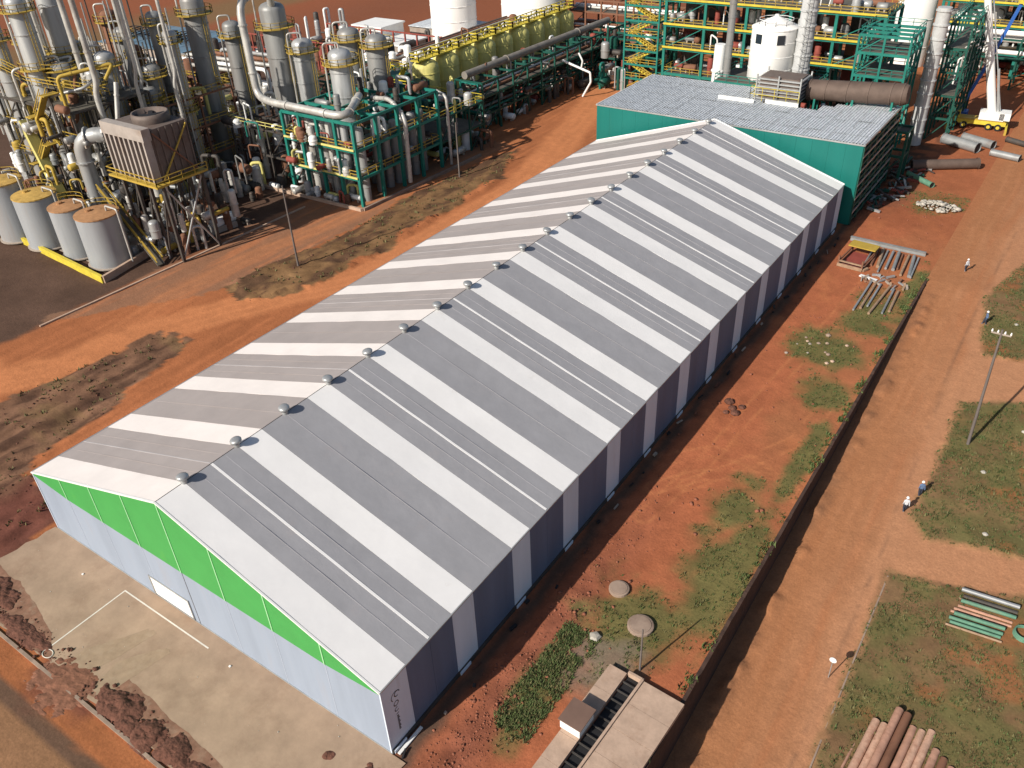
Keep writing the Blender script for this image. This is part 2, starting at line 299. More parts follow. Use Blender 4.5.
def cplat(x, y):
    n1 = fbm(x, y, .18, 41); n2 = fbm(x, y, .6, 42); n3 = fbm(x*3, y*.35, .35, 43)
    xw = x + (n1-.5)*5; yw = y + (n2-.5)*4
    c = np.ones(x.shape+(3,))*PLANT*(.7+.6*n1)[..., None]
    far = sstep(120, 175, y)*sstep(-200, -150, x); c = mixc(c, RED*.8, far*.7)
    c = mixc(c, RED*.62, sstep(150, 170, y-.0*x)*.5)
    c = mixc(c, RED*.75, sstep(-160, -215, xw)*.8)
    c = mixc(c, DRY*.8, sstep(-212, -222, xw)*sstep(-250,-238,xw)*.9)
    o = sstep(-79.5, -77.8, x + (n2-.5)*1.5)
    oc = ORANGE*(.70+.42*n3)[..., None]; c = mixc(c, oc, o)
    strip = inpoly(xw, yw, [(-79,20),(-66,38),(-64,60),(-66,90),(-63,108),(-90,108),(-79,70)]); c = mixc(c, BROWN*1.25, strip*.75)
    tr = sstep(.52, .72, fbm(x*2.2+y*.1, y*.12, .5, 45)); c = mixc(c, ORANGE*1.28, tr*o*.55)
    for pth, wd, k in TRACKS:
        d = pdist(x + (n2-.5)*.8, y + (n1-.5)*1.5, pth); c = mixc(c, TRACKC*(.88+.24*n2)[..., None], (1-sstep(wd*.55, wd, d + (n1-.5)*2.0))*k)
        for off in (.9, -.9, 2.6): c = mixc(c, TRACKC*1.14, np.exp(-((d-abs(off))/.28)**2)*k*.5*sstep(.3, .6, fbm(x, y, .15, 48)))
    belt = inpoly(xw, yw, BELT); c = mixc(c, (DRY*.75)*(.5+1.0*n2)[..., None], belt*.9)
    beltd = belt*sstep(.46, .62, fbm(x*1.6, y*.5, .6, 47)); c = mixc(c, DARKS, beltd*.75)
    ro = inpoly(xw, yw, ROUGH); c = mixc(c, BROWN*(.45+1.0*fbm(x*1.5, y*.35, .5, 51))[..., None], ro*.95)
    rd = ro*sstep(.46, .62, fbm(x*1.7, y*.4, .5, 53)); c = mixc(c, DARKS, rd*.8); rd2 = ro*sstep(.52, .7, fbm(x*.5, y, .3, 55)); c = mixc(c, DRY*.9, rd2*.55)
    rr = ell(x, y, -45, 0, 5, 8, n1); c = mixc(c, BRICKDK*1.1*(.6+.9*n2)[..., None], rr*ro)
    e = ((x > -1)).astype(float)*sstep(-9, -5, y); ec = RED*(.80+.42*n2)[..., None]; c = mixc(c, ec, e)
    e2 = e*sstep(7, 10, xw)*sstep(20, 30, y); c = mixc(c, DRY*np.array((1.28, .98, .9)), e2*.42*(.3+n1))
    rub = e*np.exp(-((x-3.9)/2.2)**2)*sstep(40, 14, y); c = mixc(c, BRICKDK*1.35*(.5+1.1*n2)[..., None], rub*.62)
    for pth in YTR:
        d = pdist(x, y, pth); c = mixc(c, TRACKC*1.08, e*np.exp(-((d-.75)/.16)**2)*.5*sstep(.25, .6, fbm(x, y, .5, 58)))
    lt = e*sstep(.55, .75, fbm(x+y*.7, y*.4-x*.3, .4, 57)); c = mixc(c, ORANGE*1.25, lt*.5*sstep(30, 40, y))
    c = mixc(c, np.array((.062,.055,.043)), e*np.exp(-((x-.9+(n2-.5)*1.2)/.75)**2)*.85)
    g = grass_w(x, y); c = mixc(c, GRASSC*(.65+.7*n2)[..., None], g*e*.9)
    gy = e*ell(x, y, 8.6, 14.0, 2.2, 3.0, n2); c = mixc(c, np.array((.21, .165, .125)), gy*.75)
    f = sstep(100, 108, y)*sstep(0, 3, x); c = mixc(c, RED*(.6+.5*n1)[..., None], f*.6)
    dk = sstep(104, 118, y)*sstep(9, 3, x)*sstep(-1, 1, x)*sstep(165, 140, y); c = mixc(c, DARKS*1.3, dk*(.2+.8*sstep(.4, .6, n2)))
    # front of the hall: verge bands running along the kerb
    fr = sstep(-9.3, -9.7, y); yb = y + (n2-.5)*.5
    c = mixc(c, ORANGE*.85*(.7+.6*n2)[..., None], fr); c = mixc(c, np.array((.13, .075, .05)), fr*sstep(-11.7, -12.0, yb))
    c = mixc(c, np.array((.265, .140, .075))*(.8+.4*n1)[..., None], fr*sstep(-12.9, -13.2, yb))
    sp = ell(x, y, -24.3, -9.6, 3.3, 2.0, n2); c = mixc(c, BRICKDK*1.3*(.6+.8*n2)[..., None], sp*.85)
    return np.clip(c, .01, .8)
def zeast(x, y):
    z = zroad(y) + np.exp(-((x-16.3-.5*fbm(x*0, y, .4, 65))/.55)**2)*1.5*np.maximum(0, fbm(x, y, .55, 66)-.42)*sstep(90, 80, y) + (fbm(x, y, .3, 61)-.5)*.10*sstep(15, 16.5, x)
    for p in E_PLOTS: z = z + inpoly(x + (fbm(x,y,.5,71)-.5)*1.2, y, p)*(.05 + .22*(fbm(x, y, .6, 63)-.3))
    return z
def cplot(x, y):
    n = np.zeros(x.shape); xw = x + (fbm(x, y, .8, 73)-.5)*.9; yw = y + (fbm(x, y, .8, 74)-.5)*1.1
    for p in E_PLOTS:
        a = 0
        for dx, dy in ((0,0),(.35,.2),(-.35,.3),(.2,-.45),(-.25,-.4)): a = a + inpoly(xw+dx, yw+dy, p)*.2
        n = np.maximum(n, a)
    return n
def ceast(x, y):
    n1 = fbm(x, y, .16, 81); n2 = fbm(x, y, .6, 82); n3 = fbm(x*2.4, y*.16, .5, 83)
    c = np.ones(x.shape+(3,))*TAN*(.90+.2*n1)[..., None]
    c = mixc(c, TAN*1.12, sstep(.55, .75, n3)*.45); c = mixc(c, ORANGE*1.02, sstep(.52, .3, n3)*.35)
    c = mixc(c, RED*1.05, sstep(88, 100, y)*sstep(17.5, 15, x)*.5)
    c = mixc(c, TAN*np.array((1.16, 1.25, 1.35)), sstep(21.4, 22.8, x + (n1-.5)*2)*.75); c = mixc(c, TAN*np.array((.94, .88, .80)), sstep(20.5, 18.5, x + (n1-.5)*3)*.6)
    rut = np.exp(-((x-(22.4+.5*np.sin(y*.06)))/.16)**2)*sstep(.42, .55, fbm(x*0, y, .35, 84)); c = mixc(c, BROWN*.9, rut*.45)
    for xc in (17.9, 19.3, 21.3, 22.6): c = mixc(c, TAN*1.22, np.exp(-((x-xc-.35*np.sin(y*.05+xc)-(fbm(x*0, y, .1, 88)-.5)*1.4)/.22)**2)*.38*sstep(.3, .6, fbm(x*.3, y, .12, 89)))
    bank = sstep(17.3, 15.4, x + (n2-.5)*2.4)*sstep(92, 80, y); c = mixc(c, BROWN*.8, bank*.5)
    p = cplot(x, y); g = sstep(.30, .62, fbm(x, y, .28, 85)*.6 + n2*.4)
    pc = mixc(np.ones(x.shape+(3,))*DRY*np.array((.82, .80, .85)), GRASSC*.85, g*.85); pc = pc*(.7+.6*n2)[..., None]; c = mixc(c, pc, p*.95)
    bare = p*sstep(.60, .72, fbm(x, y, .22, 87)); c = mixc(c, ORANGE*.85, bare*.6)
    return np.clip(c, .01, .8)
def sheet(xs, ys, zf, cf, classes):
    X, Y = np.meshgrid(xs, ys); Z = zf(X, Y); COL = cf(X, Y); nx, ny = len(xs), len(ys)
    V = np.stack([X, Y, Z], -1).reshape(-1, 3); COL = COL.reshape(-1, 3)
    i = (np.arange(ny-1)[:, None]*nx + np.arange(nx-1)[None]).reshape(-1); F = np.stack([i, i+1, i+nx+1, i+nx], 1)
    cx = V[F].mean(1); cl = classes(cx[:, 0], cx[:, 1])
    for name in np.unique(cl):
        f = F[cl == name]; idx, inv = np.unique(f, return_inverse=True); f = inv.reshape(-1, 4)
        me = bpy.data.meshes.new(str(name)); me.vertices.add(len(idx)); me.vertices.foreach_set('co', V[idx].astype(np.float32).ravel())
        me.loops.add(f.size); me.loops.foreach_set('vertex_index', f.ravel().astype(np.int32))
        me.polygons.add(len(f)); me.polygons.foreach_set('loop_start', np.arange(0, f.size, 4, dtype=np.int32))
        me.polygons.foreach_set('use_smooth', np.ones(len(f), bool))
        me.update(calc_edges=True); a = me.color_attributes.new('Col', 'FLOAT_COLOR', 'POINT')
        a.data.foreach_set('color', np.concatenate([COL[idx], np.ones((len(idx), 1))], 1).astype(np.float32).ravel())
        me.materials.append(GM); o = bpy.data.objects.new(str(name), me); C.objects.link(o); o['kind'] = 'structure'
def axis(*seg):
    out = []
    for a, b, s in seg: out.append(np.arange(a, b-1e-6, s))
    return np.concatenate(out + [np.array([seg[-1][1]])])
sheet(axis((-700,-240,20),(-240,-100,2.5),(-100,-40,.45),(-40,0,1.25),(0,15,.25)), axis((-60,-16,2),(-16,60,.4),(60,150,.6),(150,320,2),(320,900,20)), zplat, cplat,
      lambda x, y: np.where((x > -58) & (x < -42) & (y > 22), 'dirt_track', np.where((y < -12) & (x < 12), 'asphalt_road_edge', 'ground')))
sheet(axis((15,36,.3),(36,60,1.5),(60,300,20)), axis((-60,0,6),(0,110,.35),(110,180,.8),(180,320,4),(320,900,20)), zeast, ceast,
      lambda x, y: np.where((x < 24) | ((y > 38) & (y < 45)) | ((y > 66) & (y < 76)), 'dirt_road', 'verge_ground'))

# apron in front of the hall
APM = mat('stained_apron_concrete', (.345, .245, .170), .92, var=.18, scale=.35, dirt=(.225, .145, .095), damt=.55, dscale=.22, bump=.02, bscale=3)
ap = MB()
edge = [(1.4, -.12)] + [(1.4 - .0*i, -.12 - i*1.0) for i in range(1, 5)]
left = [(-41.3 - .09*i*1.0 + random.uniform(-.25,.25), -.12 - i*.9) for i in range(0, 10)]
bot = [(x, -9.0 + random.uniform(-.3, .3)) for x in np.arange(-40, -2, 1.2)]
right = [(.2 + random.uniform(-.4,.4), -9 + i*1.4) for i in range(0, 5)] + [(1.1, -2.0)]
pts = [(1.3, -.12, .0)] + [(p[0], p[1], 0) for p in left] + [(p[0], p[1], 0) for p in bot] + [(p[0], p[1], 0) for p in right]
ap.slab(pts, (0,0,1), .045)
tag(ap.build('concrete_apron', APM), None, None, kind='structure')
# floor of the plant yard edge: low concrete kerb lines
pl = thing('painted_lane_line', 'worn white painted right-angle line on the concrete apron', 'painted line', (-28.9, -1.3, .05))
MB().box(-.06, 10.9, -.06, .06, 0, .004).build('line_stroke', 'paintline', pl)
MB().box(-.06, .06, -7.0, -.062, 0, .004).build('line_stroke', 'paintline', pl)
tag(MB().box(-60, 6, -9.75, -9.5, -.1, .09).build('kerb', 'kerbc'), 'low dirty concrete kerb along the edge of the apron', 'kerb')
tag(MB().slab([(-78.6,20,0),(-78.3,20,0),(-76.9,66,0),(-77.2,66,0)], (0,0,1), .18).build('plant_kerb', 'slab'), 'long pale kerb along the dirt track by the plant', 'kerb')

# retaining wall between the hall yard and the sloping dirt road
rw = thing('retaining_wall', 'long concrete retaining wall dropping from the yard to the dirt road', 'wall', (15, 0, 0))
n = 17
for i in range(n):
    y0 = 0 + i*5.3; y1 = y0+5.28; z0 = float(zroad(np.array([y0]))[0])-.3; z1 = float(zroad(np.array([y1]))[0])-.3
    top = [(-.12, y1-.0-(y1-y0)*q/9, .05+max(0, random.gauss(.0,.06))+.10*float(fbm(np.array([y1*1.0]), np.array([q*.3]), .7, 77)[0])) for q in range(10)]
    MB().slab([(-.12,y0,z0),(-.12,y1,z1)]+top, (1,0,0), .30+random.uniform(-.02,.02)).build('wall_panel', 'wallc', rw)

# loose clods, rubble and grass
ICO_V = None
def ico():
    t = (1+5**.5)/2; v = np.array([(-1,t,0),(1,t,0),(-1,-t,0),(1,-t,0),(0,-1,t),(0,1,t),(0,-1,-t),(0,1,-t),(t,0,-1),(t,0,1),(-t,0,-1),(-t,0,1)], float); v /= np.linalg.norm(v[0])
    f = np.array([(0,11,5),(0,5,1),(0,1,7),(0,7,10),(0,10,11),(1,5,9),(5,11,4),(11,10,2),(10,7,6),(7,1,8),(3,9,4),(3,4,2),(3,2,6),(3,6,8),(3,8,9),(4,9,5),(2,4,11),(6,2,10),(8,6,7),(9,8,1)]); return v, f
def fast_mesh(name, V, F, m, k):
    me = bpy.data.meshes.new(name); me.vertices.add(len(V)); me.vertices.foreach_set('co', V.astype(np.float32).ravel())
    me.loops.add(F.size); me.loops.foreach_set('vertex_index', F.ravel().astype(np.int32)); me.polygons.add(len(F))
    me.polygons.foreach_set('loop_start', np.arange(0, F.size, k, dtype=np.int32)); me.update(calc_edges=True); me.materials.append(MT[m] if isinstance(m, str) else m)
    o = bpy.data.objects.new(name, me); C.objects.link(o); return o
def clods(name, P, S, m, label, cat):
    v, f = ico(); n = len(P); sc = S[:, None, None]*RNG.uniform(.55, 1.25, (n, 12, 1))*np.stack([RNG.uniform(.7,1.3,(n,12)), RNG.uniform(.7,1.3,(n,12)), RNG.uniform(.45,.85,(n,12))], -1)
    a = RNG.uniform(0, 6.28, n); ca, sa = np.cos(a)[:, None], np.sin(a)[:, None]; q = v[None]*sc
    q = np.stack([q[..., 0]*ca - q[..., 1]*sa, q[..., 0]*sa + q[..., 1]*ca, q[..., 2]], -1) + P[:, None]
    F = (f[None] + (np.arange(n)*12)[:, None, None]).reshape(-1, 3)
    return tag(fast_mesh(name, q.reshape(-1, 3), F, m, 3), label, cat, kind='stuff')
def scat(n, x0, x1, y0, y1): return RNG.uniform(x0, x1, n), RNG.uniform(y0, y1, n)
x, y = scat(30000, 1.2, 8.5, -5, 40); k = RNG.uniform(0, 1, 30000) < np.exp(-((x-3.8)/1.9)**2)*sstep(38, 6, y)*(.05+.55*fbm(x, y, .6, 91)); x, y = x[k], y[k]
s = RNG.gamma(1.6, .027, len(x)).clip(.02, .22); clods('earth_clods', np.stack([x, y, zplat(x, y)+s*.15], -1), s, 'clod', 'loose red clods heaped along the side of the hall', 'clods')
x, y = scat(3600, -74, -42, -9, 110); k = (inpoly(x, y, BELT) | inpoly(x, y, ROUGH)) & (fbm(x, y, .4, 93) > .45); x, y = x[k], y[k]; k = (x < -42.5); x, y = x[k], y[k]
s = RNG.gamma(2.0, .035, len(x)).clip(.04, .2); clods('field_clods', np.stack([x, y, zplat(x, y)+s*.1], -1), s, 'darkclod', 'dark broken clods on the rough ground left of the hall', 'clods')
x, y = scat(500, 1, 14, 28, 120); s = RNG.gamma(1.6, .04, 500).clip(.04, .25); clods('yard_stones', np.stack([x, y, zplat(x, y)+s*.2], -1), s, 'clod', 'small scattered stones on the red yard beside the hall', 'stones')
x, y = scat(160, -40, 0, -9, -.6); s = RNG.gamma(1.2, .014, 160).clip(.01, .06); clods('apron_grit', np.stack([x, y, .045+s*.3], -1), s, 'rubble', 'fine pale grit scattered on the concrete apron', 'grit')

GRM = []
for i, c in enumerate([(.085,.116,.036), (.075,.104,.033), (.135,.124,.052)]): GRM.append(mat('grass_blades_%d' % i, c, .8, var=.3, scale=1.2))
def tufts(name, P, H, m, label, cat='grass', spread=.7):
    n = len(P); k = 6; a = RNG.uniform(0, 6.28, (n, k)); lean = RNG.uniform(.15, .95, (n, k))*spread; h = H[:, None]*RNG.uniform(.6, 1.2, (n, k)); wd = h*.26
    off = RNG.uniform(-.5, .5, (n, k, 2))*H[:, None, None]*1.2
    bx = P[:, None, 0]+off[..., 0]; by = P[:, None, 1]+off[..., 1]; bz = P[:, None, 2]-.03+0*bx
    ux, uy = np.cos(a), np.sin(a)
    p0 = np.stack([bx-uy*wd, by+ux*wd, bz], -1); p1 = np.stack([bx+uy*wd, by-ux*wd, bz], -1); p2 = np.stack([bx+ux*h*lean, by+uy*h*lean, bz+h], -1)
    V = np.stack([p0, p1, p2], 2).reshape(-1, 3); F = np.arange(len(V)).reshape(-1, 3)
    return tag(fast_mesh(name, V, F, m, 3), label, cat, kind='stuff')
x, y = scat(130000, 1.5, 14.9, 1, 122); k = RNG.uniform(0, 1, 130000) < grass_w(x, y)*.55*sstep(.3, .6, fbm(x, y, .9, 95)); x, y = x[k], y[k]; h = RNG.gamma(2., .042, len(x)).clip(.04, .24)
sel = RNG.integers(0, 3, len(x))
for i in range(2): q = sel % 2 == i; tufts('yard_grass', np.stack([x[q], y[q], zplat(x[q], y[q])], -1), h[q], GRM[[0,2][i]], ['green','dry'][i] + ' grass growing in patches on the yard beside the hall')
x, y = scat(130000, 22, 40, 4, 104); k = RNG.uniform(0, 1, 130000) < cplot(x, y)*sstep(.25, .6, fbm(x, y, .6, 97)); x, y = x[k], y[k]; h = RNG.gamma(2., .04, len(x)).clip(.05, .28); sel = RNG.integers(0, 2, len(x))
for i in range(2): q = sel == i; tufts('verge_grass', np.stack([x[q], y[q], zeast(x[q], y[q])], -1), h[q], GRM[[1,2][i]], ['green','dry'][i] + ' grass on the plots beyond the dirt road')
y = RNG.uniform(4, 90, 900); x = 14.6 + RNG.normal(0, .25, 900).clip(-.6, .35); amp = fbm(y*0, y, .5, 99); h = RNG.uniform(.06, .22, 900)*(.3+1.9*sstep(.4, .7, amp)); tufts('wall_top_weeds', np.stack([x, y, 0*x], -1), h, GRM[0], 'weeds growing along the top of the retaining wall', 'weeds')
x, y = scat(5200, 4.4, 7.4, 5.5, 16); k = RNG.uniform(0, 1, 5200) < sstep(.36, .6, fbm(x, y, .6, 101)*.7+.3*fbm(x, y, 2, 102)); x, y = x[k], y[k]; h = RNG.uniform(.06, .26, len(x)); sel = RNG.integers(0, 3, len(x))
for i in range(3): q = sel == i; tufts('leafy_weeds', np.stack([x[q], y[q], zplat(x[q], y[q])], -1), h[q], GRM[i], ['bright green', 'deep green', 'yellowing'][i]+' low weeds beside the narrow slab', 'weeds', 1.4)
x, y = scat(2600, -70, -44, -5, 108); k = (inpoly(x, y, BELT) | inpoly(x, y, ROUGH)) & (fbm(x, y, .35, 103) > .5); x, y = x[k], y[k]; tufts('dry_field_grass', np.stack([x, y, zplat(x, y)], -1), RNG.uniform(.12, .4, len(x)), GRM[2], 'dry grass on the rough ground left of the hall')
# ------------------------------------------------------------ the striped hall
W, L, H, R = 41.0, 100.0, 6.81, 13.30
wh = thing('warehouse', 'long striped grey and white fabric warehouse with a green front gable', 'warehouse', (0, 0, 0))
SL = math.hypot(W/2, R-H)
def bays():
    out = []
    for k in range(14):
        out.append((7.5*k, 7.5*k+2.5, 'w'))
        if k < 13:
            a = 7.5*k+2.5
            out += [(a, a+2.5, 'g'), (a+2.5, a+5, 'g')] if k % 2 == 0 else [(a, a+5, 'g')]
    return out
def roofpt(side, t, y, up=0.0):   # t 0 at the eave, 1 at the ridge
    x = (-W/2 + side*(W/2)*(1-t)); z = H + (R-H)*t
    nx, nz = side*(R-H)/SL, (W/2)/SL
    return (x + nx*up, y, z + nz*up)
for (y0, y1, kind) in bays():
    g = .012
    for side in (1, -1):
        mb = MB(); nu = max(4, int((y1-y0)/.6)); nt_ = 16; top = {}
        ph = random.uniform(0, 9)
        for j in range(nt_+1):
            for i in range(nu+1):
                t = j/nt_; yy = y0+g+(y1-y0-2*g)*i/nu
                sag = .05*math.sin(math.pi*((yy % 5)/5)) * math.sin(math.pi*t)
                w_ = .012*math.sin(t*23+ph+yy*1.7)*math.sin(math.pi*t)
                p = roofpt(side, t*.9985+.0005, yy, .05 - sag*.8 + w_); top[i, j] = len(mb.v); mb.v.append(p)
        for j in range(nt_):
            for i in range(nu):
                q = (top[i,j], top[i+1,j], top[i+1,j+1], top[i,j+1]); mb.f.append(q if side > 0 else q[::-1])
        for i in (0, nu):
            ed = [mb.v[top[i,j]] for j in range(nt_+1)]; b = len(mb.v); mb.v += ed + [(p[0], p[1], p[2]-.09) for p in ed]; n_ = nt_+1
            for j in range(nt_): mb.f.append((b+j, b+j+1, b+n_+j+1, b+n_+j))
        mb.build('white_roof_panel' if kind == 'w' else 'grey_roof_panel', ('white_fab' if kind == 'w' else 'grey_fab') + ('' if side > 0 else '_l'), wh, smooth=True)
    # side walls
    for x, s in ((0, 1), (-W, -1)):
        zb = .06 if kind == 'w' else .34
        mb = MB(); n = 4
        xb = x + s*.03
        mb.box(min(xb, xb - s*.06), max(xb, xb - s*.06), y0+g, y1-g, zb, H+.02)
        mb.build('white_wall_panel' if kind == 'w' else 'grey_wall_panel', 'wall_white' if kind == 'w' else 'wall_grey', wh)
        if kind == 'w': block('panel_foot', min(x, x+s*.24), max(x, x+s*.24), y0+.05, y0+1.3, 0, .30, 'wall_white', wh)
for side in (1, -1):
    mb = MB().slab([roofpt(side, 0.002, .02, -.06), roofpt(side, 0.998, .02, -.06), roofpt(side, .998, L-.02, -.06), roofpt(side, .002, L-.02, -.06)], (0,0,-1), .02); mb.build('roof_liner', 'steel', wh)
    for k in range(0, 14, 2):          # white joint cover in the middle of every second grey bay
        yy = 7.5*k+5
        if yy > L: continue
        MB().beam(roofpt(side, .002, yy, .054), roofpt(side, .998, yy, .054), .20 if side > 0 else .10, .03).build('joint_cover', 'white_fab' if side > 0 else 'seam_l', wh)
    for k in range(13):
        for f in ((.5,) if k % 2 else (.25, .75)):
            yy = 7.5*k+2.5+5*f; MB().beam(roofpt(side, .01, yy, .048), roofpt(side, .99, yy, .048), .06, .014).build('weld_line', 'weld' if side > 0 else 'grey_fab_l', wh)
    x = 0 if side > 0 else -W
    MB().beam((x+side*.05, 0, H+.02), (x+side*.05, L, H+.02), .10, .10).build('eave_edge', 'galv', wh)
    MB().box(min(x, x+side*.16), max(x, x+side*.16), -.05, L, -.1, .33).build('base_kerb', 'steel', wh)
# front gable
nb = 8; bw = W/nb
def zt(x): return H + (R-H)*(1-abs(x+W/2)/(W/2))
def zg(i): return 6.5 if i in (0, nb) else 6.0
for i in range(nb):
    x0 = -W+i*bw+.004; x1 = -W+(i+1)*bw-.004
    MB().slab([(x0,-.04,.12),(x1,-.04,.12),(x1,-.04,zg(i+1)),(x0,-.04,zg(i))], (0,1,0), .06).build('gable_panel', 'gable', wh)
    MB().slab([(x0,-.055,zg(i)+.003),(x1,-.055,zg(i+1)+.003),(x1,-.055,zt(x1)),(x0,-.055,zt(x0))], (0,1,0), .06).build('green_gable_panel', 'green', wh)
for i in range(nb+1):
    x = -W+i*bw
    if 0 < i < nb:
        MB().box(x-.06, x+.06, -.10, -.0, zg(i)+.05, zt(x)-.05).build('gable_seam', 'green_line', wh)
        MB().box(x-.03, x+.03, -.055, -.0, .12, zg(i)).build('gable_seam', 'gable_l' if i != 4 else 'steel', wh)
for s in (1, -1):
    MB().beam((-W/2, -.09, R+.02), (-W/2+s*(W/2+.05), -.09, H-.0), .14, .12).build('verge_trim', 'white', wh)
    x = 0 if s > 0 else -W
    MB().box(x-.06, x+.06, -.09, .05, 0, H-.05).build('corner_trim', 'wall_white', wh)
MB().box(-W, 0, -.12, 0, 0, .118).build('gable_base_rail', 'galv', wh)
dr = MB().box(-26.2, -21.2, -.075, -.045, .2, 2.3).build('low_door', 'white', wh)
for k in range(5): MB().box(-26.1, -21.3, -.10, -.076, .28+k*.4, .62+k*.4).build('door_slat', 'white', dr)
for x in (-26.3, -21.2): MB().box(x, x+.1, -.14, -.04, .12, 2.45).build('door_frame', 'galv', dr)
MB().box(-26.2, -21.2, -.13, -.04, 2.31, 2.42).build('door_frame', 'galv', dr)
# back gable
for i in range(nb):
    x0 = -W+i*bw+.02; x1 = -W+(i+1)*bw-.02
    MB().slab([(x0,L-.02,.1),(x1,L-.02,.1),(x1,L-.02,zt(x1)),(x0,L-.02,zt(x0))], (0,1,0), .06).build('gable_panel', 'gable', wh)
for s in (1, -1): MB().beam((-W/2, L+.06, R+.04), (-W/2+s*(W/2+.05), L+.06, H+.04), .2, .16).build('verge_trim', 'white', wh)
# the firm's mark on the side wall near the corner: ring, curved stroke and small print running down
def mark(f, nm='wall_mark'):
    m_ = MB(); f(m_); m_.build(nm, 'steel', wh)
def ring(cy, cz, r0, r1, a0, a1, n=16, x=.036):
    pts = [(x, cy+r1*math.cos(a0+(a1-a0)*i/n), cz+r1*math.sin(a0+(a1-a0)*i/n)) for i in range(n+1)]; q = [(x, cy+r0*math.cos(a0+(a1-a0)*i/n), cz+r0*math.sin(a0+(a1-a0)*i/n)) for i in range(n+1)]
    def f(m_):
        v = pts+q; k = n+1; m_.v += v + [(p[0]+.006, p[1], p[2]) for p in v]
        for i in range(n): m_.f.append((2*k+i, 2*k+i+1, 3*k+i+1, 3*k+i))
    mark(f)
ring(1.30, 5.2, .20, .28, 0, 5.0); ring(1.15, 5.1, .38, .44, .6, 3.9); ring(1.10, 4.35, .18, .25, 0, 6.28); ring(1.08, 3.75, .15, .22, 1.2, 5.6)
mark(lambda m_: m_.box(.036,.042,.95,1.2,3.25,3.31))
for i in range(11): zz = 3.1-i*.15; mark(lambda m_: m_.box(.036,.042,.98,1.12+.04*((i*7) % 3),zz-.10,zz))
# ridge vents
def make_vent(y):
    v = MB().lathe([(.26,-.15),(.26,.42),(.22,.45)], 12, -W/2, y); 
    for q in range(len(v.v)): v.v[q] = (v.v[q][0], v.v[q][1], v.v[q][2]+R+.05)
    o = v.build('roof_vent', 'galv', wh, smooth=True)
    c = MB().lathe([(.28,.36),(.46,.40),(.47,.56),(.40,.64),(.18,.70),(.03,.71)], 14, -W/2, y)
    tx, ty = random.uniform(-.1,.1), random.uniform(-.1,.1)
    for q in range(len(c.v)): c.v[q] = (c.v[q][0], c.v[q][1], c.v[q][2]+R+.05+tx*(c.v[q][0]+W/2)+ty*(c.v[q][1]-y))
    k = c.build('vent_cowl', 'galv', o, smooth=True)
    return o
for k in range(20): make_vent(2.5+5*k)
# ------------------------------------------------------------ builders for plant equipment
def railing(name, loop, z, m, parent, h=1.1, close=False, w=.07, step=2.0):
    mb = MB(); pts = list(loop) + ([loop[0]] if close else [])
    for a, b in zip(pts, pts[1:]):
        for k in (.5, 1.0): mb.beam((a[0],a[1],z+h*k), (b[0],b[1],z+h*k), w)
        d = math.hypot(b[0]-a[0], b[1]-a[1]); n = max(1, int(d/step))
        for i in range(n+1): t = i/n; x = a[0]+(b[0]-a[0])*t; y = a[1]+(b[1]-a[1])*t; mb.beam((x,y,z), (x,y,z+h), w)
    return mb.build(name, m, parent)
def ladder(x, y, z0, z1, parent, m='yellow', dx=.25, dy=0):
    mb = MB(); mb.beam((x-dx,y-dy,z0),(x-dx,y-dy,z1),.07); mb.beam((x+dx,y+dy,z0),(x+dx,y+dy,z1),.07); z = z0+.4
    while z < z1: mb.beam((x-dx,y-dy,z),(x+dx,y+dy,z),.05); z += .6
    return mb.build('ladder', m, parent)
def vessel(name, label, cat, x, y, h, r, m, z0=0, rings=(), dome=True, group=None, bands=3, lad=True, ring_m='yellow', nozzle=True, skirt=None, rx=1.35):
    t = thing(name, label, cat, (x, y, z0), 0, group); dh = r*.55 if dome else .08
    prof = [(r, 0), (r, h-dh)] + ([(r*.93, h-dh*.62), (r*.75, h-dh*.3), (r*.45, h-dh*.08), (.05, h)] if dome else [(r*.98, h), (.05, h+.06)])
    MB().lathe(prof, 18).build('shell', m, t, smooth=True)
    for k in range(bands):
        z = h*(k+.7)/(bands+.6); MB().lathe([(r+.01,z-.10),(r+.09,z-.08),(r+.09,z+.08),(r+.01,z+.10)], 18).build('band', m, t, smooth=False)
    for z in rings:
        ro = r*rx+.45; mb = MB(); n = 14
        for j in range(n):
            a, b = 2*math.pi*j/n, 2*math.pi*(j+1)/n
            mb.slab([(r*math.cos(a),r*math.sin(a),z),(ro*math.cos(a),ro*math.sin(a),z),(ro*math.cos(b),ro*math.sin(b),z),(r*math.cos(b),r*math.sin(b),z)], (0,0,1), .12)
        fl = mb.build('ring_platform', ring_m, t)
        railing('railing', [(ro*math.cos(2*math.pi*j/n), ro*math.sin(2*math.pi*j/n)) for j in range(n)], z+.12, ring_m, fl, close=True)
    if lad and rings: ladder(r+.35, -.1, 0, max(rings), t, ring_m, 0, .25)
    if nozzle: MB().tube(bend([(0,0,h-.1),(0,0,h+.9),(-r*.9,-r*.9,h+.9),(-r*.95,-r*.95,h*.45)], .6, 3), .16, 8).build('vent_pipe', 'pipe', t, smooth=True)
    return t
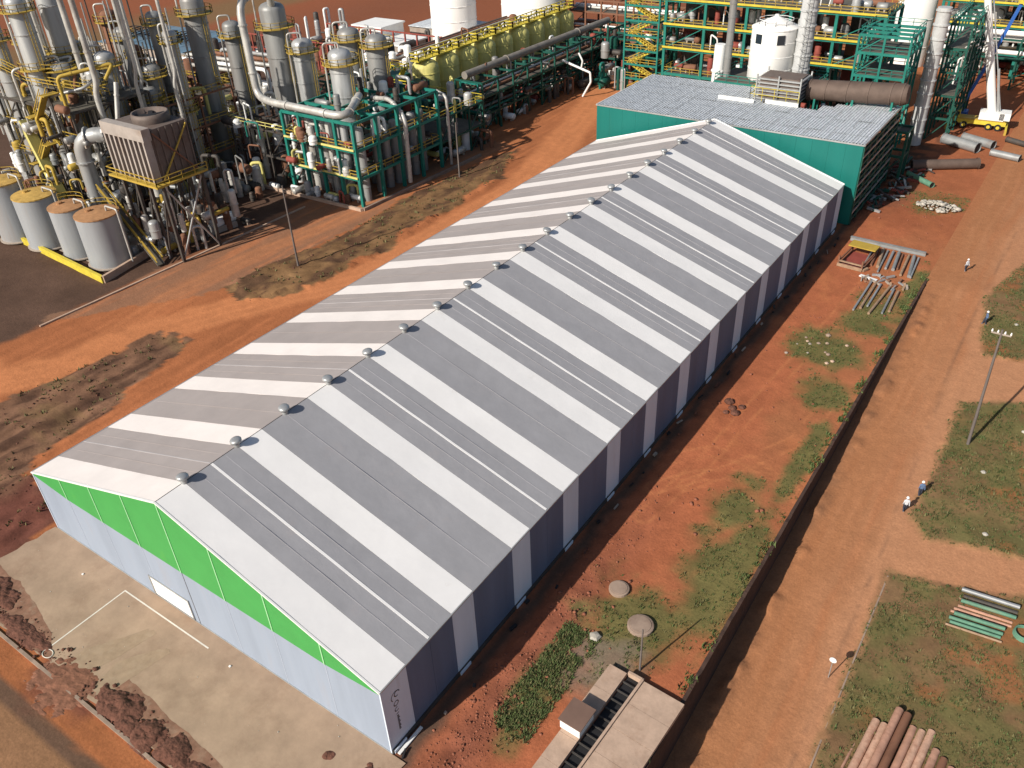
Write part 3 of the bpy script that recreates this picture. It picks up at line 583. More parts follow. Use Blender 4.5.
def frame(name, label, cat, x0, x1, y0, y1, zs, nx, ny, m, pw=.4, bw=.3, floors=(), rails=(), rail_m='yellow', braces=True, fl_m='grate', edge_m=None):
    t = thing(name, label, cat, (x0, y0, 0)); w, d = x1-x0, y1-y0; X = [w*i/nx for i in range(nx+1)]; Y = [d*i/ny for i in range(ny+1)]; zt_ = zs[-1]
    for i, x in enumerate(X):
        for j, y in enumerate(Y):
            if 0 < i < nx and 0 < j < ny and ny > 2: continue
            beam('post', (x,y,0), (x,y,zt_), pw, m, t)
    for z in zs:
        for y in Y: beam('beam', (0,y,z), (w,y,z), bw, edge_m or m, t, bw*1.3)
        for x in X: beam('beam', (x,0,z-.02), (x,d,z-.02), bw*.9, m, t, bw*1.2)
    if braces:
        zz = [0]+list(zs)
        for a, b in zip(zz, zz[1:]):
            for i in range(0, nx, 2): beam('brace', (X[i],0,a), (X[i+1],0,b), .16, m, t)
            for j in range(0, ny, 2): beam('brace', (w,Y[j],a), (w,Y[j+1],b), .16, m, t)
    for z in floors: block('floor_grating', .1, w-.1, .1, d-.1, z+bw*.7, z+bw*.7+.06, fl_m, t)
    for z in rails: railing('railing', [(0,0),(w,0),(w,d),(0,d)], z+bw*.7, rail_m, t, close=True, w=.09)
    return t
def drum(name, label, cat, x, y, z, ln, r, m, ax=0, group=None):     # horizontal vessel on two saddles
    t = thing(name, label, cat, (x, y, z), 0 if ax == 0 else math.pi/2, group)
    MB().tube([(-ln/2-.35*r,0,r+.3),(-ln/2-.2*r,0,r+.3),(-ln/2,0,r+.3),(ln/2,0,r+.3),(ln/2+.2*r,0,r+.3),(ln/2+.35*r,0,r+.3)], [r*.3,r*.75,r,r,r*.75,r*.3], 14).build('shell', m, t, smooth=True)
    for s in (-.3,.3): MB().box(s*ln-.15, s*ln+.15, -r*.7, r*.7, 0, r*.6+.3).build('saddle', 'conc', t)
    return t
def pipe(name, label, pts, r, m, rad=1.2, group=None, flg=True, n=12):
    p0 = Vector(pts[0]); t = thing(name, label, 'pipe', tuple(p0), 0, group); q = [Vector(p)-p0 for p in pts]
    MB().tube(bend(q, rad), r, n).build('pipe_run', m, t, smooth=True)
    if flg:
        for a, b in zip(q, q[1:]):
            d = (b-a); 
            if d.length < 4: continue
            u = d.normalized()
            for f in (.25, .75): c = a+d*f; MB().tube([c-u*.12, c+u*.12], r*1.22, n).build('flange', m, t)
    return t

def mklab(a, c, w): s = a+', '+c+', '+w; return s if len(s.split()) <= 16 else a+', '+w
def clutter(n, seed, xr, yr, zch, where, key, mats, big=1.0, axis=0, tall=3.0):
    rnd = random.Random(seed); it = []
    for _ in range(n): it.append((rnd.uniform(*xr), rnd.uniform(*yr), rnd.choice(zch), rnd.random(), rnd.choice(mats), rnd.uniform(0,1), rnd.uniform(0,1)))
    it.sort(key=lambda t: t[axis]); cnt = {}; end = ['left', 'front'][axis]
    for x, y, z, k, m, a, b in it:
        kd = 0 if k < .36 else 1 if k < .66 else 2; cnt[kd] = cnt.get(kd, -1)+1; o = ordw(cnt[kd])
        if kd == 0: vessel('small_vessel', mklab(o+' upright vessel from the '+end, COLW[m], where), 'vessel', x, y, (1.2+tall*a)*big, (.3+.5*b)*big, m, z, group='upright vessels '+key, bands=1, lad=False, nozzle=False)
        elif kd == 1: drum('small_drum', mklab(o+' horizontal drum from the '+end, COLW[m], where), 'drum', x, y, z, (1.3+1.8*a)*big, (.32+.4*b)*big, m, int(a*10) % 2, 'horizontal drums '+key)
        else: pipe('bent_pipe', mklab(o+' bent pipe from the '+end, COLW[m], where), [(x,y,z),(x,y,z+(1.2+tall*a)*big),(x+(b-.5)*6,y+(a-.5)*3,z+(1.2+tall*a)*big),(x+(b-.5)*6,y+(a-.5)*3,z)], (.12+.2*b)*big, m, .5, 'bent pipes '+key, flg=False, n=8)
# ------------------------------------------------------------ teal process building behind the hall
TX0, TX1, TY0, TY1, TZ = -42.2, 1.2, 102.2, 122.6, 12.1
tb = thing('teal_building', 'teal clad flat roofed building standing behind the far end of the hall', 'building', (TX0, TY0, 0)); bw_, bd_ = TX1-TX0, TY1-TY0
np_ = 18
for i in range(np_):
    a = bw_*i/np_+.008; b = bw_*(i+1)/np_-.008
    MB().box(a, b, -.05, .05, 0, TZ-.02).build('cladding_panel', 'teal', tb)
    if i < 9 or i > 20: MB().box(a, b, bd_-.05, bd_+.05, 0, TZ-.02).build('cladding_panel', 'teal', tb)
for i in range(8):
    a = bd_*i/8+.06; b = bd_*(i+1)/8-.06; MB().box(-.05, .05, a, b, 0, TZ-.02).build('cladding_panel', 'teal', tb)
for i in range(7): beam('side_post', (bw_, bd_*i/6 + (.25 if i == 0 else 0), 0), (bw_, bd_*i/6+ (.25 if i == 0 else 0), TZ-.2), .35, 'dkgreen', tb)
for k in range(11): beam('side_girt', (bw_+.12, .1, .8+k*1.05), (bw_+.12, bd_, .8+k*1.05), .16, 'galv' if k % 2 else 'dkgreen', tb, .28)
for k in range(3): MB().box(bw_-.3, bw_-.2, .3, bd_-.3, .5+k*3.9, 2.9+k*3.9).build('side_lining', 'steel', tb)
# roof: ribbed sheets in rows, with the cut-out for the silo platform at the back
rows = 6; cols = 24
for i in range(cols):
    a = bw_*i/cols; b = bw_*(i+1)/cols
    d = bd_ if not (.555 < (i+.5)/cols < .74) else bd_*.62
    if (i+.5)/cols >= .74: d = bd_*(.70+.30*min(1, ((i+.5)/cols-.74)/.14))
    rn = max(2, int(round(rows*d/bd_)))
    for j in range(rn):
        y0 = d*j/rn; y1 = d*(j+1)/rn; dz = random.uniform(0, .05); mb = MB(); n = 4; tilt = random.uniform(-.02, .02)
        for q in range(n):
            u0 = a+.02+(b-a-.04)*q/n; u1 = a+.02+(b-a-.04)*(q+1)/n; um = (u0+u1)/2; k = (u1-u0)*.22
            z = TZ+.02+dz+.06*(j % 2)
            for (p, z0_), (r_, z1_) in zip([(u0,z),(um-k,z),(um-k*.5,z+.12),(um+k*.5,z+.12),(um+k,z)], [(um-k,z),(um-k*.5,z+.12),(um+k*.5,z+.12),(um+k,z),(u1,z)]):
                mb.poly([(p,y0+.01,z0_),(r_,y0+.01,z1_),(r_,y1+.06,z1_+tilt),(p,y1+.06,z0_+tilt)])
        mb.build('roof_sheet', 'roof_grey', tb)
block('roof_deck', .1, bw_*.555, .1, bd_-.1, TZ-.15, TZ-.03, 'steel', tb); block('roof_deck', bw_*.555+.01, bw_-.1, .1, bd_*.62, TZ-.15, TZ-.03, 'steel', tb)
block('roof_edge', -.1, bw_+.1, -.16, -.06, TZ-.12, TZ+.10, 'galv', tb)
block('roof_edge', -.16, -.06, -.1, bd_+.1, TZ-.12, TZ+.10, 'white', tb); block('roof_edge', bw_+.06, bw_+.2, -.1, bd_, TZ-.12, TZ+.16, 'galv', tb)
block('roof_edge', -.1, bw_*.555, bd_+.06, bd_+.2, TZ-.12, TZ+.16, 'galv', tb)
for (a, b, y) in ((16.5, 22.6, 11.5), (24.2, 29.6, 12.4)): block('roof_upstand', a, b, y, y+.35, TZ+.2, TZ+.75, 'white', tb)

# ------------------------------------------------------------ silo, stacks and duct behind the teal building
fp = frame('silo_platform', 'green steel platform carrying the white silo', 'platform', -30.5, -13.5, 123.5, 133, [6, 12.2], 4, 2, 'teal_steel', floors=[12.2], rails=[12.2], rail_m='teal_steel')
si = thing('white_silo', 'white cylindrical silo with a shallow cone roof', 'silo', (-22.3, 128, 12.6))
MB().lathe([(3.55,0),(3.85,.3),(3.85,8.5)], 28).build('shell', 'silo', si, smooth=True)
MB().lathe([(3.95,8.45),(3.95,8.6),(.4,10.2),(.3,10.5)], 28).build('roof', 'silo', si)
for z in (2.0, 4.2, 6.4): MB().lathe([(3.86,z-.06),(3.90,z),(3.86,z+.06)], 28).build('band', 'silo', si)
for a in (-1.95, -.95): 
    w_ = MB().box(-.62,.62,-.06,.06,-.75,.75).build('window', 'glass', si); w_.location = (3.87*math.cos(a), 3.87*math.sin(a), 7.1); w_.rotation_euler = (0,0,a+math.pi/2)
railing('railing', [(2.9*math.cos(j*.6283), 2.9*math.sin(j*.6283)) for j in range(10)], 8.9, 'white', si, close=True, h=.9)
def stack(name, label, x, y, z0, h, r, m, cage=True, lean=(0,0), plats=()):
    t = thing(name, label, 'chimney', (x, y, z0))
    MB().tube([(0,0,0),(lean[0]*.5,lean[1]*.5,h/2),(lean[0],lean[1],h)], [r*1.05,r,r*.97], 16).build('shell', m, t, smooth=True)
    k = int(h/2.2)
    for i in range(1, k+1): f = i/k*.98; MB().tube([(lean[0]*f,lean[1]*f,h*f-.12),(lean[0]*f,lean[1]*f,h*f+.12)], r*1.12, 16).build('band', m, t)
    if cage: 
        ladder(r*.3, -r-.3, 0, h, t, 'galv'); mb = MB()
        for i in range(int(h/1.2)):
            z = 1+i*1.2
            for a in range(5): t0 = -math.pi*a/5; t1 = -math.pi*(a+1)/5; mb.beam((r*.3+.5*math.cos(t0), -r-.3+.6*math.sin(t0), z), (r*.3+.5*math.cos(t1), -r-.3+.6*math.sin(t1), z), .08)
        mb.build('ladder_cage', 'galv', t)
    return t
stack('chimney_stack', 'pale grey chimney stack with a caged ladder right of the white silo', -16.9, 127.6, 12.6, 19, 1.35, 'stackgrey')
stack('thin_chimney', 'thin dark grey chimney left of the white silo', -29.6, 126.5, 0, 32, .62, 'clad2', cage=False)
pipe('white_vent_pipe', 'short white riser pipe clamped beside the thin dark chimney', [(-31.4,126.3,0),(-31.1,126.3,17.8)], 1.0, 'white', flg=True)
stack('leaning_chimney', 'tall pale grey stack standing right of the teal building', .9, 143.5, 0, 23.2, 1.2, 'stackgrey', cage=False)
MB_ = thing('inlet_louvre', 'grey louvred inlet housing with yellow rails at the end of the brown duct', 'housing', (-20.3, 116.2, TZ))
for k in range(6): block('louvre', 0, 7.2, 0, 5.2, .3+k*.62, .52+k*.62, 'galv', MB_)
for (x, y) in ((0,0),(7.2,0),(0,5.2),(7.2,5.2),(3.6,0)): beam('post', (x,y,0), (x,y,4.2), .22, 'galv', MB_)
railing('railing', [(-.6,5.2),(-.6,-.8),(7.4,-.8)], .1, 'byellow', MB_, h=2.2); block('inner_case', .4, 6.8, .4, 4.8, .1, 3.8, 'heater', MB_)
dt = thing('brown_duct', 'large brown weathered duct lying behind the teal building roof', 'duct', (-13.0, 120.5, 13.6))
MB().tube([(0,0,0),(14.6,.6,.9),(15.2,.6,.95)], [1.65,1.65,1.4], 22).build('shell', 'duct', dt, smooth=True)
for f in (.02,.2,.42,.64,.86,.97): MB().tube([(14.9*f-.1,.6*f,.92*f),(14.9*f+.1,.6*f,.92*f)], 1.74, 22).build('band', 'duct', dt)
for f in (.1,.5,.9): 
    for s in (-1,1): beam('leg', (14.9*f, s*1.2, -13.6), (14.9*f, s*1.0, -.9+.92*f), .3, 'teal_steel', dt)
for s in range(9): 
    x = -12 + s*1.5; tag(MB().lathe([(.5,0),(.5,1.6),(.3,2.0),(.05,2.1)], 10).build('pump_unit', random.choice(['galv','white','teal_steel'])), ORD[s]+' small pump unit from the left under the brown duct', 'pump', 'pump units below the brown duct').location = (x+random.uniform(-.3,.3), 124.8+random.uniform(-1,1.4), 8)
fd = frame('duct_base_frame', 'dark green frame carrying small units under the brown duct', 'frame', -14, 3, 123.4, 127, [4, 8], 5, 1, 'dkgreen', floors=[7.6], braces=True)

# ------------------------------------------------------------ green process structures along the back
fa = frame('stair_tower', 'green stair tower with yellow flights beside the red dirt track', 'stair tower', -62.5, -54.5, 150, 156.5, [3,6,9,12,15,18,21], 1, 1, 'teal_steel', pw=.35, braces=False)
for k in range(7):
    z0 = k*3; s = 1 if k % 2 == 0 else -1; xa, xb = (1, 7) if s > 0 else (7, 1); f = MB(); f.beam((xa, 1.2, z0+.2), (xb, 1.2, z0+3.1), 2.0, .16)
    for q in range(9): tt = q/9; f.box(xa+(xb-xa)*tt-.3, xa+(xb-xa)*tt+.3, .2, 2.2, z0+.25+2.9*tt, z0+.42+2.9*tt)
    o = f.build('stair_flight', 'byellow', fa)
    mb = MB(); mb.beam((xa,.15,z0+1.3),(xb,.15,z0+4.2),.14); mb.beam((xa,.15,z0+.8),(xb,.15,z0+3.7),.10); mb.beam((xa,2.25,z0+1.3),(xb,2.25,z0+4.2),.14)
    for q in range(6): tt = q/5; mb.beam((xa+(xb-xa)*tt,.15,z0+.2+2.9*tt),(xa+(xb-xa)*tt,.15,z0+1.3+2.9*tt),.09)
    mb.build('handrail', 'yellow', o); block('landing', xb-.9 if s > 0 else 0, xb+1 if s > 0 else xb+.9, .2, 5.8, z0+3.0, z0+3.12, 'byellow', fa)
    railing('railing', [(0,0),(8,0),(8,6.5)], z0+3.1, 'yellow', fa, w=.1)
zl = [5.0, 10.2, 14.8, 19.6]
def process(name, label, short, x0, x1, y0, y1, zs, nx, ny, seed):
    rnd = random.Random(seed); f = frame(name, label, 'steel structure', x0, x1, y0, y1, zs, nx, ny, 'teal_steel', pw=.55, bw=.42, floors=zs[:], rails=zs, rail_m='yellow', braces=True)
    for z in zs[1:]:
        block('floor_edge', -.3, x1-x0+.3, -.5, -.28, z+.12, z+.5, 'byellow', f)
    w = (x1-x0)/nx
    for lv, z in enumerate([0]+zs[:-1]):
        for i in range(nx):
            for q in range(2):
                if rnd.random() < .85: a = w*(i+.06+.46*q); hh = rnd.uniform(1.8,3.2); yb = (y1-y0)*rnd.uniform(.62,.75); block('equipment_cabinet', a, a+w*rnd.uniform(.25,.42), yb, (y1-y0)-.6, z+.42 if z else 0, (z or 0)+.42+hh, rnd.choice(['steel','steel','redbrown','dkgreen','rust','heater']), f)
    for lv, z in enumerate([0]+zs):
        for i in range(nx):
            for q in range(5):
                xx = x0+w*(i+.12+.18*q)+rnd.uniform(-.3,.3); yy = y0+rnd.uniform(.8, (y1-y0)*.6); kind = rnd.random(); where = ', %s floor, %s bay, %s spot, %s' % (ordw(lv), ordw(i), ordw(q), short); zz = z+.4 if z else 0
                if kind < .40: m = rnd.choice(['clad','white','clad2','redbrown','silo']); vessel('process_vessel', COLW[m]+' upright vessel'+where, 'vessel', xx, yy, rnd.uniform(1.8,3.6), rnd.uniform(.4,.8), m, zz, group='small vessels in the green structures', bands=1, lad=False, nozzle=False)
                elif kind < .72: m = rnd.choice(['redbrown','clad','clad2','rust','greypipe']); drum('process_drum', COLW[m]+' horizontal drum'+where, 'drum', xx, yy, zz, rnd.uniform(1.5,2.6), rnd.uniform(.4,.75), m, rnd.choice([0,0,1]), 'drums in the green structures')
                else: m = rnd.choice(['pipe','rust','steel','white']); pipe('process_pipe', COLW[m]+' bent pipe'+where, [(xx,yy,zz),(xx,yy,zz+rnd.uniform(1.5,3)),(xx+rnd.uniform(1.0,2),yy,zz+2.2),(xx+1.6,yy,zz)], rnd.uniform(.10,.22), m, .4, 'pipes in the green structures', flg=False, n=8)
    return f
process('process_structure', 'green multi storey process structure with yellow floor edges behind the teal building', 'green back structure', -53, -9.5, 150, 162, zl, 5, 2, 3)
process('process_structure', 'green process structure with yellow floor edges at the top right', 'top right structure', -8.0, 34, 196, 210, [5, 10.5, 15], 5, 2, 5)
rr_ = frame('pipe_rack', 'green steel rack with grated decks behind the brown duct', 'pipe rack', -9.5, -1.2, 133, 142, [7, 13.5, 17.2, 20], 2, 3, 'teal_steel', pw=.35, bw=.32, floors=[13.5, 17.2], rails=[13.5, 17.2, 20], rail_m='teal_steel')
r3 = frame('pipe_rack', 'green steel rack hung with white hoses right of the leaning stack', 'pipe rack', 2.0, 5.4, 147, 166, [4, 8, 12, 16, 20], 1, 5, 'dkgreen', pw=.3, bw=.28, floors=[8, 16], rails=[20], rail_m='teal_steel')
for k in range(16):
    x = 3.6+random.uniform(0,1.7); y = 147.5+k*1.1; z = random.uniform(7, 18); pipe('hose_line', ordw(k)+' pale hose line from the front hanging in the right hand green rack', [(x,y,z-random.uniform(3,6)),(x,y,z),(x+.8,y,z+.4)], .15, random.choice(['pipe','white','teal_steel']), .3, 'pale hoses in the right hand rack', flg=False, n=8)
for i, (z, r, yy) in enumerate(((10.6,.55,190),(9.2,.75,191.5),(7.0,.45,189))):
    pipe('white_header_pipe', ['upper', 'middle', 'lower'][i]+' thick white header pipe running across the top right corner', [(-6,yy,z),(40,yy,z)], r, 'silo')
hr = frame('header_rack', 'dark green rack under the white header pipes at the top right', 'pipe rack', -4, 38, 187, 193, [6.2, 9.9], 6, 1, 'dkgreen', pw=.35, bw=.3)
for i, (x, y, h, r) in enumerate(((-14,200,22,4.2),(-1,203,24,5.0))): vessel('white_process_tank', ['left', 'right'][i]+' of the two white tanks in the top right structure', 'tank', x, y, h, r, 'silo', rings=[], lad=False, nozzle=False)
# ------------------------------------------------------------ left plant: storage tanks in a yellow bund
for i, (x, y, h, r, top, lab) in enumerate(((-108.3,34.6,9.2,2.9,'tanktop_y','leftmost pale storage tank with a yellow top in the bund'), (-101.6,35.6,8.0,3.1,'tanktop_y','second pale storage tank from the left with a yellow top'),
        (-93.7,36.0,7.6,2.6,'tanktop','third pale storage tank from the left with a dusty orange top'), (-87.1,36.6,7.6,3.05,'tanktop','rightmost pale storage tank with a dusty orange top'))):
    t = thing('storage_tank', lab, 'tank', (x, y, .25), 0, 'storage tanks in the yellow bund')
    MB().lathe([(r,0),(r,h)], 26).build('shell', 'tank', t, smooth=True); MB().lathe([(r+.08,h-.12),(r+.08,h+.06),(r*.2,h+.35),(.05,h+.38)], 26).build('roof', top, t)
    MB().lathe([(r+.02,0),(r+.3,0),(r+.3,.15),(r+.02,.2)], 26).build('base_ring', 'conc', t)
    MB().tube(bend([(r*.4,r*.3,h+.3),(r*.4,r*.3,h+1.0),(r*1.3,r*.3,h+1.0),(r*1.3,r*.3,.5)], .4), .14, 8).build('vent_pipe', 'pipe', t, smooth=True)
    MB().lathe([(.45,h+.2),(.45,h+.6),(.05,h+.65)], 10, -r*.3, -r*.2).build('hatch', top, t)
    railing('railing', [(r*.96*math.cos(a), r*.96*math.sin(a)) for a in (1.0,1.5,2.0,2.5,3.0)], h+.05, 'yellow', t)
bd = thing('bund_wall', 'yellow painted low bund wall around the pale storage tanks', 'wall', (0, 0, 0))
pts = [(-125,34.6),(-104.5,33.3),(-82.2,31.9),(-84.8,43.5)]
for i, (a, b) in enumerate(zip(pts, pts[1:])): MB().beam((a[0],a[1],.5),(b[0],b[1],.5),.45,1.1+.003*i).build('wall_length', 'byellow' if i < 2 else 'slab', bd)
block('bund_floor', -125, -84.5, 34.8, 48, .0, .10, 'conc', bd)
tag(MB().slab([(-84.2,44,.0),(-83.0,44,0),(-80.8,55,0),(-82,55,0)], (0,0,1), .9).build('low_concrete_wall', 'conc'), 'low grey concrete wall by the plant kerb', 'wall')
drum('loose_drum', 'white horizontal drum lying by the plant kerb', 'drum', -82.4, 53.5, .1, 4.2, .85, 'silo', 1)

# ------------------------------------------------------------ distillation columns
for (lab, x, y, h, r, m, rings) in (
    ('leftmost pale blue grey distillation column at the image edge', -118.2, 46, 31, 1.35, 'clad', [26.5]),
    ('thick grey column with a yellow top platform at the far left', -110.3, 47.0, 33.4, 1.55, 'clad', [12.4, 23.0, 31.2]),
    ('broad grey column rising out of the top edge at the far left', -111.2, 52.5, 37, 1.7, 'clad', [24.2]),
    ('squat twin grey column below the yellow walkway', -108.2, 49.5, 23.6, 1.75, 'clad2', [22.6]),
    ('slim pale column right of the yellow walkway', -102.6, 51.0, 22.8, 1.05, 'clad', [20.4]),
    ('tall dark grey column with a small white cap', -105.6, 74, 29.6, 1.95, 'clad2', [26.4]),
    ('grey column with a yellow ring left of the looping pipe', -108.2, 83, 23.5, 1.65, 'clad2', [20.8]),
    ('tall broad grey column under the looping pipe', -98.6, 85, 27, 2.3, 'clad2', [22.8]),
    ('domed grey vessel at the left of the five above the green frame', -91.2, 84, 21.8, 1.85, 'clad', [19.6]),
    ('domed grey vessel at the rear of the five above the green frame', -84.6, 89, 23.2, 1.95, 'clad2', [21.2, 13]),
    ('domed grey vessel nearest the green corner post', -78.2, 80, 22.2, 1.95, 'clad', [19.8, 12.5]),
    ('domed grey vessel at the right of the five above the green frame', -79.2, 90, 22.4, 1.9, 'clad2', [20.4])):
    vessel('distillation_column', lab, 'column', x, y, h, r, m, rings=rings, group='distillation columns of the left plant', bands=5)
for i, (x, y, h, r) in enumerate(((-104.5,50,32,.45),(-99.6,49,33,.45),(-113.5,50,36,.4),(-98.0,55,34,.30),(-102,58,30,.32),(-107.0,60,33,.35),(-95.5,60,32,.28))):
    pipe('riser_pipe', ORD[i]+' thin pale riser pipe among the far left columns', [(x,y,0),(x,y,h*.6),(x+.5,y+.4,h*.66),(x+.5,y+.4,h+6)], r, 'pipe', .8, 'riser pipes of the far left plant', n=10)
wk = thing('yellow_walkway', 'yellow steel walkway linking the far left columns', 'walkway', (-108, 48, 20.8))
for i, (a, b) in enumerate((((-4,-2,0),(3,-1.5,0)), ((3,-1.5,-.02),(9,2.2,-1.5)), ((-9,-3.5,2.2),(-4,-2,.03)))):
    MB().beam(a, b, 1.3, .15).build('deck', 'grate', wk); mb = MB()
    for s in (-.65,.65):
        for z in (.6,1.1): mb.beam((a[0],a[1]+s,a[2]+z),(b[0],b[1]+s,b[2]+z),.10)
        for q in range(6): t = q/5; mb.beam((a[0]+(b[0]-a[0])*t,a[1]+s+(b[1]-a[1])*t,a[2]+(b[2]-a[2])*t),(a[0]+(b[0]-a[0])*t,a[1]+s+(b[1]-a[1])*t,a[2]+1.1+(b[2]-a[2])*t),.08)
    mb.build('railing', 'yellow', wk)
for p in ((-7,-3,0),(0,-1.7,0),(6,.5,0)): beam('leg', p, (p[0],p[1],-20.8), .3, 'steel', wk)
st = thing('yellow_stair', 'long yellow stair flight climbing the far left columns', 'stair', (-117, 43.5, 0))
for k in range(5):
    a = (k*2.2+ (0 if k % 2 == 0 else 4.2), 0 if k % 2 == 0 else 1.3, k*4.1); b = (k*2.2+(4.2 if k % 2 == 0 else 0), a[1], k*4.1+4.1)
    MB().beam(a, b, 1.1, .22).build('stair_flight', 'yellow', st); mb = MB()
    for s in (-.55,.55): mb.beam((a[0],a[1]+s,a[2]+1.1),(b[0],b[1]+s,b[2]+1.1),.10); mb.beam((a[0],a[1]+s,a[2]+.6),(b[0],b[1]+s,b[2]+.6),.08)
    mb.build('handrail', 'yellow', st); block('landing', min(b[0],b[0])-.8, b[0]+.8, -.6, 1.9, b[2]-.05, b[2]+.08, 'yellow', st)
    beam('leg', (b[0],.6,0), (b[0],.6,b[2]), .2, 'steel', st)
pipe('elbow_duct', 'fat pale elbow duct standing behind the storage tanks', [(-98.8,43.5,0),(-98.6,43.5,15.0),(-94.2,47,15.4),(-93.6,48,9)], 1.15, 'clad', 3.0, n=16)
frame('column_frame', 'dark steel frame around the feet of the far left columns', 'frame', -121, -100, 44.5, 58, [4.5, 9, 13.5, 18], 4, 2, 'steel', pw=.3, bw=.25, floors=[9, 18], rails=[9, 13.5], rail_m='yellow')
clutter(60, 50, (-123,-95), (42,48), [0,0,0,4.6,9.1,13.6], 'among the feet of the far left columns', 'at the far left columns', ['clad','clad2','pipe','white','rust','yellow','greypipe'], 1.1)
for i, (x, y, h, r, m) in enumerate(((-115,56,25,1.5,'clad2'),(-106.5,56,24,1.6,'clad'),(-121,52,27,1.4,'clad2'),(-124.5,46.5,24,1.3,'clad'),(-103,60,18,1.4,'clad2'),(-97.5,57,15,1.2,'clad'))): vessel('distillation_column', ORD[i]+' of the shorter rear columns at the far left', 'column', x, y, h, r, m, rings=[h-2.2, h*.55], group='shorter rear columns at the far left', bands=4)
for i in range(9):
    x = -121+i*2.7; pipe('link_pipe', ORD[i]+' sloping link pipe from the left between the far left columns', [(x,44.2+(i % 3),8+i % 4*3),(x,44.2+(i % 3),14+i % 4*3),(x+4.5,48+(i % 2)*4,15+i % 4*3),(x+4.5,50,22)], .22+.06*(i % 3), ['pipe','clad','yellow','pipe','rust'][i % 5], .8, 'link pipes at the far left columns', n=8)
tag(MB().beam((-113.5,43.6,15.5),(-109,43.2,3.2),1.6,.9).build('dust_chute', 'olive'), 'yellow green sloping chute at the far left columns', 'chute')
# fired heater on legs
ht = thing('fired_heater', 'ribbed grey brown heater box raised on a yellow platform', 'heater', (-87.2, 42.2, 0))
block('casing', .45, 9.4, .35, 6.4, 12.2, 19.4, 'heater', ht)
for k in range(9): block('casing_rib', .15+k*1.11, .50+k*1.11, -.9, .3, 12.2, 18.2, 'heater_top', ht)
block('header_box', 0, 9.6, -.95, .34, 18.1, 19.8, 'heater_top', ht)
for k in range(6): block('casing_stiffener', 9.42, 9.6, .6+k*1.1, .8+k*1.1, 12.2, 19.3, 'heater', ht)
MB().lathe([(2.5,19.3),(2.6,20.0),(2.5,20.6),(2.25,20.6),(2.15,19.9),(.3,19.8)], 24, 5.6, 3.6).build('fan_ring', 'heater', ht, smooth=True)
for a in range(5): beam('fan_blade', (5.6,3.6,20.15), (5.6+2.1*math.cos(a*1.257),3.6+2.1*math.sin(a*1.257),20.15), .6, 'black', ht, .08)
block('platform', -1.0, 10.4, -1.4, 7.2, 11.8, 12.1, 'yellow', ht); railing('railing', [(-1.0,7.2),(-1.0,-1.4),(10.4,-1.4),(10.4,7.2)], 12.1, 'yellow', ht, w=.1)
for x in (0,3.2,6.4,9.6):
    for y in (0,6.6): beam('leg', (x,y,0), (x,y,11.8), .42, 'steel', ht)
for y in (0,6.6):
    for k in range(3): beam('brace', (k*3.2,y,0.2), (k*3.2+3.2,y,11.6), .18, 'steel', ht)
beam('brace', (9.6,0,.2), (9.6,6.6,11.6), .2, 'galv', ht); beam('brace', (9.7,6.6,.2), (9.7,0,11.6), .2, 'galv', ht); beam('brace', (9.72,.5,12.5), (9.72,6,19), .18, 'yellow', ht); beam('brace', (9.74,6,12.5), (9.74,.5,19), .18, 'rust', ht)
hs = thing('heater_stair', 'yellow handrailed stair running down from the heater platform', 'stair', (-92, 41.0, 0))
MB().beam((0,0,8.8),(12.5,-1.4,.2),1.1,.25).build('stair_flight', 'grate', hs); mb = MB()
for s in (-.55,.55): mb.beam((0,s,9.9),(12.5,-1.4+s,1.3),.14); mb.beam((0,s,9.4),(12.5,-1.4+s,.8),.1)
mb.build('handrail', 'yellow', hs)
clutter(46, 90, (-95,-79), (40.6,54), [0,0,0,3.5], 'in the shade under the raised heater', 'under the raised heater', ['pipe','rust','galv','clad','greypipe','yellow'], 1.0)
clutter(36, 92, (-100,-84), (50,68), [0,0,4], 'on the dark yard behind the raised heater', 'behind the raised heater', ['pipe','rust','steel','clad2','greypipe'], 1.1)
# blue roofed shed far behind and the steam gear in front of it
bs = thing('blue_shed', 'long low shed with a dusty blue roof far behind the heater', 'shed', (-214, 118, 0), .06)
block('wall', 0, 36, 0, 22, 0, 3.0, 'conc', bs)
for k in range(12): block('roof_sheet', k*3.0+.02, k*3.0+2.98, -.6, 22.6, 3.02, 3.16+.04*(k % 2), 'blueroof', bs)
for k in range(6): railing('roof_frame', [(4+k*5.2,6),(7.0+k*5.2,6),(7.0+k*5.2,10),(4+k*5.2,10)], 3.2, 'black', bs, h=2.4, close=True, w=.22)
for i, (x, y) in enumerate(((-150,100),(-146,104),(-141,101),(-138,106),(-144,97))):
    vessel('steam_drum', ORD[i]+' small vessel in the gear behind the heater', 'vessel', x, y, 7+i*.8, 1.6, ['pipe','clad','clad2','white','rust'][i], group='vessels behind the heater', bands=2, rings=[5.5], lad=False)
frame('steam_structure', 'rusty low frame of gear behind the heater', 'frame', -152, -128, 92, 108, [4,8], 4, 2, 'rust', pw=.35, floors=[4], rails=[8])
for i in range(5): pipe('steam_pipe', ORD[i]+' pale horizontal pipe of the gear behind the heater', [(-156+i*3,96+i*2.6,1),(-156+i*3,96+i*2.6,9+i*.3),(-122,98+i*2.4,9+i*.3),(-122,98+i*2.4,1)], .42, ['pipe','white','pipe','rust','clad'][i], 1.2, 'pipes behind the heater')

